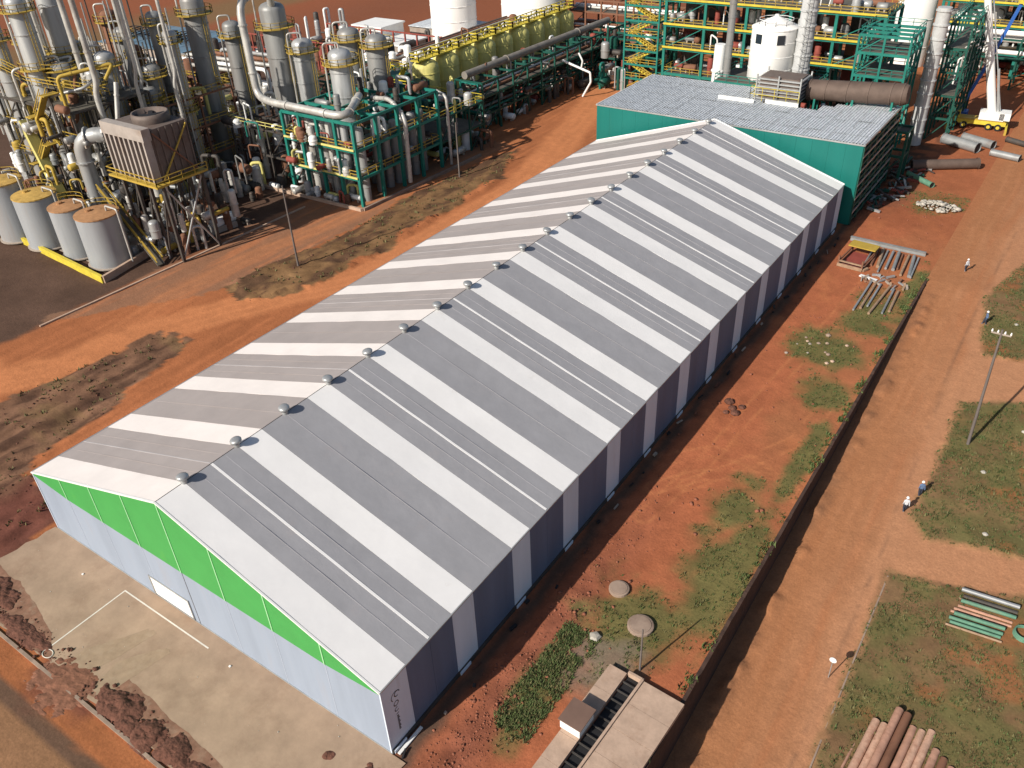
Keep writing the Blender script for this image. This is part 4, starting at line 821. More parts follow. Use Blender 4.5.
# ------------------------------------------------------------ green evaporator frame
gf = frame('evaporator_frame', 'green steel frame with yellow railings carrying the domed vessels', 'steel structure', -84.4, -68.4, 71, 92, [4.6, 9.2, 13.6], 4, 4, 'teal_steel', pw=.5, bw=.36, floors=[], rails=[4.6, 9.2], rail_m='yellow', braces=False)
for z in (4.6, 9.2): block('floor_edge', 0, 16.0, -.5, -.3, z+.2, z+.5, 'olive', gf)
for z in (4.6, 9.2): block('walkway', .3, 15.6, .3, 3.2, z+.3, z+.38, 'grate', gf); block('walkway', 12.4, 15.6, 3.21, 20.5, z+.3, z+.38, 'grate', gf)
for i in range(9):
    x = -83.4 + i*1.72; vessel('calandria', ORD[i]+' pale upright tube vessel from the left inside the green frame', 'vessel', x, 73.6+.4*(i % 2), 12.4, .62, ['clad','pipe','clad2'][i % 3], 0, group='upright tube vessels in the green frame', bands=3, lad=False, nozzle=False)
for i in range(6):
    y = 78 + i*2.3; vessel('calandria', ORD[i]+' dark upright vessel from the front along the right side of the green frame', 'vessel', -70.6, y, 11.0, .75, 'clad2', 0, group='upright vessels along the right side of the green frame', bands=3, lad=False, nozzle=False)
clutter(44, 150, (-84,-70), (69.6,72.8), [0,0,5.0,9.6], 'along the front of the green frame', 'along the green frame', ['white','pipe','rust','clad','redbrown','olive'], .85, tall=2.0)
clutter(60, 151, (-100,-85), (68.5,82), [0,0,0,5,9], 'in the dark gear left of the green frame', 'left of the green frame', ['clad2','pipe','rust','white','steel','olive','teal_steel'], 1.1)
clutter(60, 152, (-84,-69), (92,108), [0,0,4,7], 'in the dark gear behind the green frame', 'behind the green frame', ['clad2','pipe','steel','white','dkgreen','olive','rust'], 1.15)
clutter(40, 153, (-82,-70), (76,92), [0,5,9.4,13.2], 'on the decks inside the green frame', 'inside the green frame', ['clad2','redbrown','steel','white','clad','rust'], 1.0)
frame('gear_structure', 'dark steel frame left of the green frame under the looping pipe', 'steel structure', -99, -85.2, 71.5, 86, [4.8, 9.4], 3, 3, 'steel', pw=.3, bw=.25, floors=[], rails=[9.4], rail_m='olive')
frame('gear_structure', 'dark steel frame behind the green frame near the tank row', 'steel structure', -86, -69, 93, 106, [4, 8.2], 4, 3, 'dkgreen', pw=.3, bw=.25, floors=[4], rails=[8.2], rail_m='byellow')
pipe('looping_pipe', 'long pale pipe looping up and over beside the grey columns', [(-74.5,79.5,15.2),(-69.4,71.0,14.6),(-86.6,70.6,14.9),(-90.2,71.5,15.2),(-91.2,72.2,29.8),(-94.5,80,29.6),(-96.8,83.5,29),(-97.5,84.2,26.5)], .62, 'pipe', 3.2, n=16)
pipe('short_elbow_pipe', 'short pale elbow pipe below the looping pipe', [(-93,72.5,0),(-93,72.5,9.5),(-96.5,73.5,9.5),(-97,73.5,4)], .55, 'pipe', 1.6, n=12)
pipe('side_downpipe', 'pale downpipe on the right side of the green frame', [(-76,84,13.5),(-71,83,14.2),(-67.2,82,12),(-67.0,81.5,1)], .38, 'pipe', 1.4)
pipe('side_downpipe', 'thin pale downpipe near the rear of the green frame', [(-70,94,13),(-67.0,93,12.6),(-67.0,93,.5)], .26, 'pipe', 1.0)
tag(MB().slab([(-98,68.4,0),(-67.4,69.2,0),(-67.2,69.6,0),(-98,68.9,0)], (0,0,1), .5).build('frame_kerb', 'slab'), 'pale concrete kerb along the front of the green frame', 'kerb')
tag(MB().slab([(-67.35,69.7,0),(-66.95,69.7,0),(-65.4,100,0),(-65.8,100,0)], (0,0,1), .5).build('frame_kerb', 'kerbc'), 'reddish concrete kerb along the right side of the green frame', 'kerb')
frame('yard_structure', 'dark open frame of pipework behind the domed vessels', 'frame', -108, -96, 100, 116, [5,9], 3, 3, 'dkgreen', floors=[5], rails=[9])
for i in range(12): vessel('white_filter', ORD[i]+' white upright filter from the left behind the domed vessels', 'vessel', -112+i*1.9, 121+(i % 2)*3, 9.5+(i % 3), .85, 'silo', 0, group='white filters behind the domed vessels', bands=2, lad=False, nozzle=False)

# ------------------------------------------------------------ row of yellow green tanks with a yellow top walkway
tf = frame('tank_row_base', 'dark green base structure under the row of yellow green tanks', 'steel structure', -93, -83.6, 106, 172, [5.2], 2, 12, 'dkgreen', pw=.5, floors=[5.2], braces=False)
for k in range(9):
    y = 112 + k*6.6
    vessel('row_tank', ORD[k]+' of the yellow green tanks counted from the green end box', 'tank', -87.4, y, 7.0, 2.75, 'olive', 5.6, group='yellow green tanks in a row', bands=2, lad=False)
    rl = thing('tank_walkway', ORD[k]+' yellow railed walkway bay on the tank row from the green end box', 'walkway', (-87.4, y, 12.2), 0, 'yellow walkway bays on the tank row')
    block('deck', -1.1, 1.1, -3.2, 3.2, .5, .72, 'byellow', rl); railing('railing', [(-1.1,-3.2),(1.1,-3.2),(1.1,3.2),(-1.1,3.2)], .72, 'byellow', rl, close=True, w=.16, h=1.3)
    for s in (-1,1): beam('leg', (s*.9,0,-.6), (s*.9,0,.5), .25, 'byellow', rl)
eb_ = thing('green_end_box', 'dark green end box of the tank row with yellow stairs', 'box', (-93, 105, 0))
block('body', 0, 4.6, .2, 3.4, 6.0, 10.6, 'dkgreen', eb_); block('body', 6.4, 9.4, .2, 3.4, 4.2, 9.8, 'dkgreen', eb_)
for k in range(3): MB().beam((4.2+(k % 2)*2.4,-.4,3+k*3.2),(4.2+((k+1) % 2)*2.4,-.4,6.2+k*3.2),1.5,.3).build('stair_flight', 'byellow', eb_); railing('railing', [(3.6,-1.0),(7.2,-1.0),(7.2,.2)], 6+k*3.2, 'byellow', eb_, w=.16)
block('beam_slab', -1.5, 11.5, -1.2, -.2, 3.4, 4.1, 'white', eb_)
for x in (-1, 3, 7.5, 11): beam('leg', (x,-.7,0), (x,-.7,3.4), .55, 'white', eb_)
for k in range(4): block('stair_tread_bank', 3.2, 6.6, -2.6+k*.3, -2.3+k*.3, k*.7, .25+k*.7, 'olive', eb_)
# pipe rack beside the track
pr = frame('pipe_rack', 'long dark pipe rack with a fat grey brown pipe beside the dirt track', 'pipe rack', -79.6, -73.0, 111.5, 170, [3.4, 6.8, 9.6], 1, 11, 'dkgreen', pw=.32, bw=.28, floors=[6.8])
pipe('rack_main_pipe', 'fat grey brown pipe along the top of the long rack', [(-77.6,112,10.5),(-76.6,168,10.5)], .75, 'greybrown', n=14)
for i in range(7): pipe('rack_pipe', ORD[i]+' thin pipe lying in the long rack beside the dirt track', [(-79+i*.85,112,[3.9,7.4][i % 2]),(-79+i*.85,169,[3.9,7.4][i % 2])], .2+.05*(i % 3), ['pipe','rust','steel','white','greypipe','rust','teal_steel'][i], group='thin pipes in the long rack', n=8)
clutter(110, 300, (-80,-72.6), (112,170), [0,0,0,3.8,7.3], 'under the long pipe rack', 'under the long rack', ['white','clad2','rust','dkgreen','clad','redbrown','steel'], .95, axis=1)
clutter(60, 301, (-100,-94), (118,166), [0,0,3], 'behind the row of yellow green tanks', 'behind the tank row', ['white','silo','clad','rust','steel'], 1.5, axis=1, tall=5)
gl = thing('green_ladder_frame', 'pale green ladder frame at the near end of the long pipe rack', 'frame', (-77.6, 110.6, 0))
for x in (0, 4.2): beam('post', (x,0,0), (x,0,9.8), .35, 'teal_steel', gl)
for z in (4.2, 7.0, 9.6): beam('rung', (0,0,z), (4.2,0,z), .3, 'teal_steel', gl)
pipe('white_boom_pipe', 'white bent pipe standing by the corner of the dirt track', [(-68.2,142,.1),(-66.2,142,3.4),(-66.4,142,5.4),(-73.4,142,7.2)], .24, 'white', .3, n=10)
pipe('white_boom_pipe', 'short upright white pipe above the bent white pipe', [(-69.6,143.5,5.4),(-69.2,143.5,7.2),(-70.2,143.5,8.8)], .2, 'white', .3, n=10)
# big storage tanks and the far pipe bridge
for i, (x, y, h, r, lab) in enumerate(((-127,172,17,6.3,'left white storage tank cut by the top edge behind the tank row'), (-104.5,178,18.5,8.6,'right white storage tank cut by the top edge behind the tank row'))): vessel('white_storage_tank', lab, 'tank', x, y, h, r, 'silo', bands=4, lad=False, rings=[], nozzle=False, dome=True)
br = frame('pipe_bridge', 'brown pipe bridge crossing behind the tank row', 'pipe bridge', -107, -102, 112, 165, [5.5, 8.2], 1, 8, 'steel', pw=.4, bw=.3)
for i in range(4): pipe('bridge_pipe', ORD[i]+' pipe on the brown pipe bridge behind the tank row', [(-106.4+i*1.25,110,8.9),(-106.4+i*1.25,168,8.9)], .38, ['duct','rust','pipe','duct'][i], group='pipes on the brown bridge', n=8)
ws = thing('white_house', 'small white plant room with stepped flat roofs near the top edge', 'building', (-146, 152, 0))
block('wall', 0, 10, 0, 9, 0, 6.5, 'white', ws); block('roof', -.4, 10.4, -.4, 9.4, 6.52, 6.9, 'white', ws); block('wall', 10.02, 20, -4, 6, 0, 3.8, 'conc', ws); block('roof', 9.9, 20.4, -4.4, 6.4, 3.82, 4.2, 'white', ws)
for k in range(2): block('window', 2+k*4, 4+k*4, -.05, .02, 3.5, 5.0, 'glass', ws)
fw_ = thing('long_shed', 'low grey shed with a ribbed roof left of the white storage tanks', 'shed', (-140, 168, 0)); block('wall', 0, 22, 0, 12, 0, 4, 'conc', fw_)
for k in range(11): block('roof_sheet', k*2+.02, k*2+1.98, -.5, 12.5, 4.02, 4.2+.05*(k % 2), 'roof_grey', fw_)
for j in range(2):
    ff = thing('rust_fence', ['near', 'far'][j]+' row of rust red posts behind the domed vessels', 'fence', (-168+j*14, 132+j*18, 0))
    for k in range(14): beam('post', (k*4,k*.0,0), (k*4,0,7), .35, 'redbrown', ff)
    for z in (3.4, 6.8): beam('rail', (0,0,z), (52,0,z), .3, 'redbrown', ff)

fr2 = frame('pipe_rack', 'rust brown pipe rack crossing the top edge left of the stair tower', 'pipe rack', -98, -60, 186, 193, [4, 8, 11], 8, 1, 'rust', pw=.4, bw=.3, floors=[8])
for i in range(5): pipe('cross_pipe', ORD[i]+' pale pipe from the front on the rust brown rack at the top edge', [(-99,186.8+i*1.3,[4.6,8.8][i % 2]),(-58,186.8+i*1.3,[4.6,8.8][i % 2])], .34, ['white','pipe','rust','silo','clad'][i], group='pale pipes on the rust brown rack', n=8)
clutter(70, 401, (-74,-62), (148,186), [0,0,3,6], 'by the track left of the stair tower', 'left of the stair tower', ['white','clad','rust','dkgreen','redbrown','steel','teal_steel'], 1.4, axis=1, tall=3)
frame('gear_structure', 'dark frame of gear left of the yellow stair tower', 'steel structure', -74, -63.5, 158, 180, [4.5, 9], 2, 4, 'dkgreen', pw=.35, bw=.3, floors=[4.5])
clutter(60, 402, (-170,-112), (120,160), [0,0,0,3], 'on the yard far behind the domed vessels', 'far behind the domed vessels', ['white','clad','rust','redbrown','steel','pipe'], 1.6, tall=4)
clutter(40, 403, (-160,-118), (86,112), [0,0,4.4], 'in the gear before the blue shed', 'before the blue shed', ['white','clad2','rust','olive','steel','pipe'], 1.3, tall=3)

clutter(70, 501, (-98,-79), (39.5,57), [0,0,2.5,5], 'in the tangle around the heater legs', 'around the heater legs', ['steel','rust','pipe','galv','yellow'], .8, tall=4.5)
clutter(70, 502, (-124,-98), (43,58), [9.2,13.8,18.2,4.7], 'on the decks of the far left columns', 'on the far left decks', ['steel','rust','pipe','clad','yellow','clad2'], .9, tall=3.5)
for i in range(14): x = -125+i*2.1; pipe('thin_mast', ORD[i]+' thin vertical line from the left behind the far left columns', [(x,60+(i*5) % 7,0),(x+.2,60+(i*5) % 7,24+(i*7) % 9)], .14, ['pipe','steel','galv'][i % 3], .3, 'thin vertical lines behind the far left columns', flg=False, n=6)

for i in range(10):
    x = -128+i*3.0; y = 62+(i*3) % 8; h = 17+(i*5) % 12
    vessel('rear_column', ordw(i)+' dusty column from the left in the back rank of the far left plant', 'column', x, y, h, 1.1+.2*(i % 3), ['clad2','clad','rust','clad2'][i % 4], rings=[h-2, h*.5], group='back rank of the far left plant', bands=4)
frame('rear_structure', 'rusty deck structure behind the far left columns', 'steel structure', -128, -100, 60, 74, [5,10,15], 5, 2, 'rust', pw=.3, bw=.25, floors=[10], rails=[5,10,15])
clutter(60, 503, (-128,-99), (59,74), [0,5.3,10.4,15.3], 'on the rusty decks behind the far left columns', 'on the rusty decks', ['rust','steel','clad2','pipe','olive'], 1.1, tall=3)
clutter(40, 504, (-122,-96), (39.5,44), [0,0,3,7], 'in front of the far left columns behind the tanks', 'behind the storage tanks', ['rust','pipe','yellow','clad2','white'], .9, tall=4)
# ------------------------------------------------------------ crane and lift by the far yard
def wheel(x, y, r, parent, wd=.4):
    o = MB().tube([(x,y-wd/2,r),(x,y+wd/2,r)], r, 14).build('wheel', 'tyre', parent); MB().tube([(x,y-wd/2-.02,r),(x,y+wd/2+.02,r)], r*.5, 10).build('rim', 'byellow', o)
cr = thing('mobile_crane', 'yellow mobile crane with a tall white telescopic boom', 'crane', (8.6, 158.5, 0), .10)
block('chassis', -4.6, 5.0, -1.3, 1.3, .9, 1.6, 'byellow', cr); block('deck', -4.4, 4.8, -1.25, 1.25, 1.62, 1.8, 'yellow', cr)
for x in (-3.6,-2.0,2.2,3.8):
    for y in (-1.25,1.25): wheel(x, y, .62, cr)
MB().slab([(-4.6,-1.25,1.82),(-3.0,-1.25,1.82),(-3.0,-1.25,3.1),(-4.2,-1.25,3.1)], (0,1,0), 2.5).build('cab', 'byellow', cr); block('cab_window', -4.3, -3.1, -1.28, -1.255, 2.3, 2.9, 'glass', cr)
block('turntable', .2, 4.4, -1.4, 1.4, 1.85, 3.2, 'white', cr); block('counterweight', 3.6, 5.4, -1.4, 1.4, 2.0, 3.3, 'white', cr)
for (x, y) in ((-4.8,-3.4),(5.2,-3.4),(-4.8,3.4),(5.2,3.4)): beam('outrigger', (x,0,.9), (x,y,.7), .35, 'byellow', cr); beam('outrigger_foot', (x,y,0), (x,y,.8), .4, 'yellow', cr)
b0 = Vector((2.2,0,3.0)); b1 = Vector((-8.2,1.5,38)); u = b1-b0
for k, (f0, f1, w_) in enumerate(((0,.34,1.25),(.3,.7,1.0),(.66,1,.78))): rod('boom_section', b0+u*f0, b0+u*f1, w_*.62, 'silo', cr)
beam('boom_cylinder', (3.3,0,2.6), b0+u*.22+Vector((1.4,0,0)), .4, 'galv', cr); rod('hoist_cable', b0+Vector((1.4,0,0)), b1+Vector((.9,0,-1)), .12, 'galv', cr)
bl = thing('boom_lift', 'blue articulated boom lift beside the white crane boom', 'boom lift', (4.6, 163, 0))
block('chassis', -1.6, 1.6, -1.2, 1.2, .5, 1.5, 'blue', bl)
for x in (-1.1,1.1):
    for y in (-1.2,1.2): wheel(x, y, .5, bl)
beam('lower_arm', (0,0,1.5), (2.6,1,10), .55, 'blue', bl); beam('upper_arm', (2.6,1,10), (5.4,2,21), .5, 'blue', bl); block('basket', 4.8, 6.4, 1.4, 2.8, 20.8, 22, 'byellow', bl)
# pipes lying on the far yard
for i, (a, b, r, m, lab) in enumerate((((3.6,129.6),(13.0,135.6),.85,'duct','thick brown pipe lying on the red ground past the teal building'), ((5.4,146.2),(11.6,143.4),.9,'greypipe','grey pipe lying nearest the yellow crane'),
        ((8.2,149.2),(13.6,146.6),.75,'greypipe','shorter grey pipe lying beside the yellow crane'), ((13.8,143.2),(18.5,142),.6,'greypipe','thin grey pipe lying at the right edge beside the crane'), ((15.0,152),(19,150),.5,'steel','dark thin pipe lying at the right edge behind the grey pipes'), ((4,126.5),(8.5,123.0),.45,'pipe_green','greenish pipe lying beside the brown pipe'))):
    t = thing('ground_pipe', lab, 'pipe', (a[0], a[1], r)); d = (b[0]-a[0], b[1]-a[1], 0); mb = MB().tube([(0,0,0), d], r, 16, cap=False); mb.build('pipe_wall', m, t, smooth=True)
    MB().tube([(d[0]*.02,d[1]*.02,0), (d[0]*.98,d[1]*.98,0)], r*.86, 16).build('bore', 'black', t, smooth=True)
    for f in (.0, .98): MB().tube([(d[0]*f,d[1]*f,0), (d[0]*(f+.02),d[1]*(f+.02),0)], r*1.15, 16, cap=False).build('flange', m, t)
x, y = scat(220, 8, 14, 113, 117); k = ((x-11)/3)**2+((y-115)/2)**2 < 1; x, y = x[k], y[k]
s = RNG.gamma(2, .13, len(x)).clip(.12, .6); clods('rubble_heap', np.stack([x, y, .25+.5*np.exp(-((x-11)/2)**2-((y-115)/1.2)**2)], -1), s, 'rubble', 'heap of pale broken rubble on the yard past the hall', 'rubble')
for i in range(70):
    r = random.Random(i+500); y = 109+i*.36; x = r.uniform(1.8,3.4+4*(i/70)); a = r.uniform(0,3.14); ln = r.uniform(.8,3.0)
    t = MB().beam((-ln/2*math.cos(a),-ln/2*math.sin(a),0),(ln/2*math.cos(a),ln/2*math.sin(a),r.uniform(0,.5)),r.uniform(.15,.4)).build('scrap_piece', r.choice(['rust','steel','dkgreen','galv','redbrown','steel'])); t.location = (x,y,.2); tag(t, ordw(i)+' piece from the front of the scrap steel beside the teal building', 'scrap', 'scrap steel beside the teal building')

# ------------------------------------------------------------ laydown area on the yard
bmn = thing('long_beam', 'long grey steel beam closing the laydown area', 'beam', (3.0, 97.2, .0)); d = (10.3, -.3)
for z in (.05, .55): MB().beam((0,0,z),(d[0],d[1],z),.42,.08).build('flange', 'greypipe', bmn)
MB().beam((0,0,.3),(d[0],d[1],.3),.08,.42).build('web', 'greypipe', bmn)
cra = thing('steel_crate', 'brown steel crate with a yellow lid in the laydown area', 'crate', (3.9, 88.2, 0), -.08)
for (x, y) in ((0,0),(3.2,0),(0,5.2),(3.2,5.2)): beam('post', (x,y,0), (x,y,1.5), .22, 'rust', cra)
for z in (.2, .8): beam('rail', (0,0,z), (3.2,0,z), .18, 'wood', cra); beam('rail', (3.2,0,z), (3.2,5.2,z), .18, 'rust', cra); beam('rail', (0,0,z), (0,5.2,z), .18, 'rust', cra)
block('lid', -.2, 3.5, 3.6, 5.6, 1.52, 1.66, 'yellow', cra); block('floor_board', .1, 3.1, .1, 5.1, .05, .15, 'redbrown', cra); block('front_board', -.1, 3.3, -.25, -.1, .05, .5, 'wood', cra)
tag(MB().beam((7.3,86.6,.12),(9.6,86.1,.12),.55,.14).build('white_plank', 'white'), 'short white plank lying in front of the laydown pipes', 'plank')
for i in range(10):
    x = 6.6+i*.68+random.uniform(-.12,.12); y1 = 95.9-.05*i; y0 = 88.5+random.uniform(0,2.2)-.0*i
    t = tag(MB().tube([(x+.5+random.uniform(-.2,.3),y0,.22),(x,y1,.22+.04*(i % 3))], .13+.05*(i % 3), 10).build('laydown_pipe', ['greypipe','rust','wood','greypipe','galv'][i % 5], smooth=True), ORD[i]+' pipe from the crate in the laydown row below the long beam', 'pipe', 'pipes laid out on the yard')
for i in range(6):
    x = 9.1+i*.62; t = tag(MB().tube([(x+.55*(i > 2),85.8-.3*i,.2),(x+.1+.75*(i > 3),76.8+.9*(i % 3),.15)], .14+.03*(i % 2), 10).build('laydown_rail', ['galv','wood','galv','wood','greypipe','wood'][i]), ORD[i]+' pale pole from the left lying on the yard grass', 'pole', 'poles laid on the yard grass')
for i in range(22):
    r = random.Random(i+600); x = 7.5+i*.28; y = r.uniform(84.8,88.5); a = r.uniform(0,3.1); ln = r.uniform(.4,1.4)
    t = MB().beam((-ln/2*math.cos(a),-ln/2*math.sin(a),0),(ln/2*math.cos(a),ln/2*math.sin(a),.15),r.uniform(.12,.3)).build('timber_scrap', r.choice(['wood','galv','rust','conc'])); t.location = (x,y,.15); tag(t, ordw(i)+' offcut from the left between the laydown pipes and poles', 'offcut', 'offcuts between the laydown pipes and poles')
for i, (x, y, s) in enumerate(((3.7,50.5,.5),(4.4,49.6,.4),(5.2,50.3,.35),(5.0,48.9,.45),(4.1,48.6,.3))):
    o = MB().lathe([(s,0),(s*1.15,s*.3),(s*.7,s*.75),(.05,s*.8)], 7).build('dark_lump', 'darkclod'); o.location = (x,y,.02); o.rotation_euler[2] = i; tag(o, ORD[i]+' dark clod in the little cluster beside the hall wall shadow', 'clod', 'dark clods beside the hall')
for i in range(14):
    r = random.Random(i+640); x = 5.5+i*.42; y = r.uniform(63,70); s = r.uniform(.12,.32); o = MB().lathe([(s,0),(s*1.1,s*.3),(s*.6,s*.7),(.05,s*.75)], 6).build('pale_block', r.choice(['conc','kerbc','slab'])); o.location = (x,y,0); tag(o, ordw(i)+' pale block from the left in the debris patch on the yard grass', 'block', 'pale blocks on the yard grass')

# rubbish along the foot of the hall's long wall
for i in range(34):
    r = random.Random(i+700); y = 1+i*2.9+r.uniform(-1,1); x = r.uniform(.5,1.9); ln = r.uniform(.15,.9); a = r.uniform(1,2.1)
    o = MB().beam((-ln/2*math.cos(a),-ln/2*math.sin(a),0),(ln/2*math.cos(a),ln/2*math.sin(a),r.uniform(0,.2)),r.uniform(.08,.24)).build('debris_piece', r.choice(['black','steel','black','conc','darkclod'])); o.location = (x,y,.05); tag(o, ordw(i)+' debris piece from the near corner along the foot of the hall wall', 'debris', 'debris along the foot of the hall wall')
tag(MB().box(.34,.58,.15,2.6,.0,.10).build('white_threshold', 'white'), 'white concrete threshold strip at the near corner of the hall', 'threshold')

# ------------------------------------------------------------ manholes, sheds by the retaining wall
for i, (x, y, r, lab) in enumerate(((6.2,21.2,.85,'round concrete manhole cover nearer the hall'), (9.4,18.8,1.05,'round concrete manhole cover nearer the road'))):
    t = thing('manhole', lab, 'manhole', (x, y, -.05), 0, 'manholes in the yard grass'); MB().lathe([(r,0),(r,.30),(r*.9,.33),(.05,.34)], 22).build('ring', 'kerbc', t); MB().lathe([(r*.8,.33),(r*.8,.37),(.05,.38)], 18).build('lid', 'kerbc', t)
o = MB().lathe([(.40,0),(.52,.12),(.36,.30),(.05,.36)], 5).build('white_boulder', 'rubble'); o.location = (6.9,16.0,0); o.rotation_euler[2] = .5; tag(o, 'white angular block lying in the grass near the manholes', 'boulder')
sh = thing('pit_slab', 'wide pale concrete slab beside the retaining wall', 'slab', (11.45, 3.0, 0), -.05)
for k in range(5): block('slab_panel', 0, 3.3, k*2.25, k*2.25+2.23, .02, .42+.012*(k % 2), 'slab', sh)
block('slab_kerb', -.2, -.01, 0, 11.25, .02, .56, 'slab', sh)
s2 = thing('narrow_slab', 'narrow tan concrete slab left of the dark open slot', 'slab', (8.75, 3.0, 0), -.04)
for k in range(5): block('slab_panel', 0, 1.45, k*2.25, k*2.25+2.23, .02, .40+.01*(k % 2), 'slab', s2)
s3 = thing('slot_grating', 'row of timber rungs bridging the dark slot between the two slabs', 'grating', (10.2, 3.0, 0), -.045)
block('slot_floor', .02, 1.2, 0, 11.2, -.02, .03, 'black', s3)
for k in range(13): beam('rung', (.04, .3+k*.85, .22), (1.22, .3+k*.85, .22), .10, 'steel', s3)
block('slot_end', .0, 1.25, 11.22, 11.42, .02, .50, 'slab', s3)
tb2 = thing('roof_tank', 'small white box hut with a brown lid standing on the narrow slab', 'hut', (8.75, 7.7, .42), -.03)
block('body', .05, 1.65, .05, 1.9, 0, .92, 'white', tb2); block('lid', -.06, 1.78, -.06, 2.02, .94, 1.02, 'brownroof', tb2)
def utility_pole(name, label, x, y, z, h, lean=(0,0), arm=True, r=.16):
    t = thing(name, label, 'utility pole', (x, y, z)); MB().tube([(0,0,0),(lean[0],lean[1],h)], [r,r*.65], 10).build('pole', 'pole', t, smooth=True)
    if arm:
        MB().beam((lean[0]-.85,lean[1]*.97,h*.965),(lean[0]+.85,lean[1]*.97,h*.965),.12,.13).build('cross_arm', 'conc', t)
        for s in (-.8,-.3,.3,.8): MB().lathe([(.06,h*.97),(.09,h*.97+.1),(.04,h*.97+.3)], 8, lean[0]+s, lean[1]*.97).build('insulator', 'white', t)
    return t
utility_pole('utility_pole', 'utility pole with a pale cross arm on the right hand grass plot', 26.2, 58.4, -1.68, 13.2, (-.4,.6))
utility_pole('utility_pole', 'dark slim pole standing in the dry belt left of the hall', -61.2, 49.5, .2, 12.2, arm=False)
utility_pole('utility_pole', 'dark slim pole standing near the green frame and the dirt track', -62.3, 89.2, .2, 9.6, arm=False)
utility_pole('utility_pole', 'thin pole standing at the end of the two sheds', 11.2, 15.2, 0, 4.6, arm=False, r=.09)
sg = thing('round_sign', 'small round road sign on a thin post at the road edge', 'road sign', (22.8, 24.9, -3.45)); MB().tube([(0,0,0),(0,0,2.3)], .04, 8).build('post', 'galv', sg)
MB().tube([(0,-.05,2.15),(0,-.02,2.15)], .27, 18).build('sign_plate', 'white', sg); MB().tube([(0,-.016,2.15),(0,.012,2.15)], .27, 18).build('sign_back', 'galv', sg)

# pipe stacks on the grass plot
for k in range(11):
    zz = [-2.72,-2.70,-2.66,-2.44,-2.80,-2.78,-2.74,-2.42,-2.76,-2.70,-2.36][k]; m = ['wood','pipe_green','pipe_green','pipe_green','pipe_brown','pipe_brown','pipe_brown','pipe_green','pipe_brown','steel','galv'][k]
    a = (29.3+.05*k+random.uniform(-.25,.1), 34.5+k*.42, zz); b = (33.2+.06*k+random.uniform(-.2,.2), 34.9+k*.42, zz+.02); r = [.10,.14,.16,.17,.15,.15,.15,.17,.15,.2,.19][k]
    t = thing('stacked_pipe', ORD[k]+' pipe from the near side of the green pipe stack', 'pipe', a, 0, 'pipes of the green stack'); d = Vector(b)-Vector(a)
    MB().tube([(0,0,0),d], r, 12).build('pipe_wall', m, t, smooth=True); MB().tube([d*.998,d*1.004], r*.75, 12).build('bore', 'black', t)
for k in range(3): tag(MB().box(30+k*1.35,30.16+k*1.35,34.9,39.0,-3.05,-2.83).build('pipe_bearer', 'steel'), ['left','middle','right'][k]+' dark bearer under the green pipe stack', 'bearer', 'bearers of the green pipe stack')
for k in range(12):
    x = 26.3+k*.60; z = -3.50+(.5 if 3 <= k <= 4 else 0); y1 = 23.2+(1.6 if k in (3,4) else .9 if k in (5,6,7) else 0) - (.9 if k > 8 else 0)+random.uniform(-.3,.3)
    r = .29 if k else .1; t = thing('rusty_pipe', ORD[k]+' brown pipe from the road in the stack at the lower right edge', 'pipe', (x-1.0, y1-12, z-(.0 if k else .18)), 0, 'brown pipes at the lower right edge')
    d = Vector((1.0,12,0)); MB().tube([(0,0,0),d], r, 16).build('pipe_wall', ['pipe_brown','pipe_brown2','rust','pipe_brown2','pipe_brown'][k*3 % 5], t, smooth=True); MB().tube([d*.9995,d*1.001], r*.78, 12).build('bore', 'black', t)
pc = thing('pipe_coil', 'coil of green hose at the right edge beside the green pipe stack', 'hose coil', (34.6, 36.6, -2.75)); 
for j in range(4): MB().tube([(math.cos(a*.35)*(.75-.02*j), math.sin(a*.35)*(.75-.02*j), .12*j) for a in range(19)], .07, 8).build('hose_turn', 'pipe_green', pc, smooth=True)
for i, (x, y) in enumerate(((30,46.4),(28.3,54.8),(30.6,63),(31.2,62.6),(26.6,83.6))):
    o = MB().lathe([(.22,0),(.27,.1),(.15,.2),(.05,.22)], 6).build('pale_stone', 'rubble'); o.location = (x,y,float(zroad(np.array([y]))[0])+.05); o.rotation_euler[2] = i*1.3; tag(o, ORD[i]+' pale stone from the near side on the grass plots beyond the road', 'stone', 'pale stones on the grass plots')

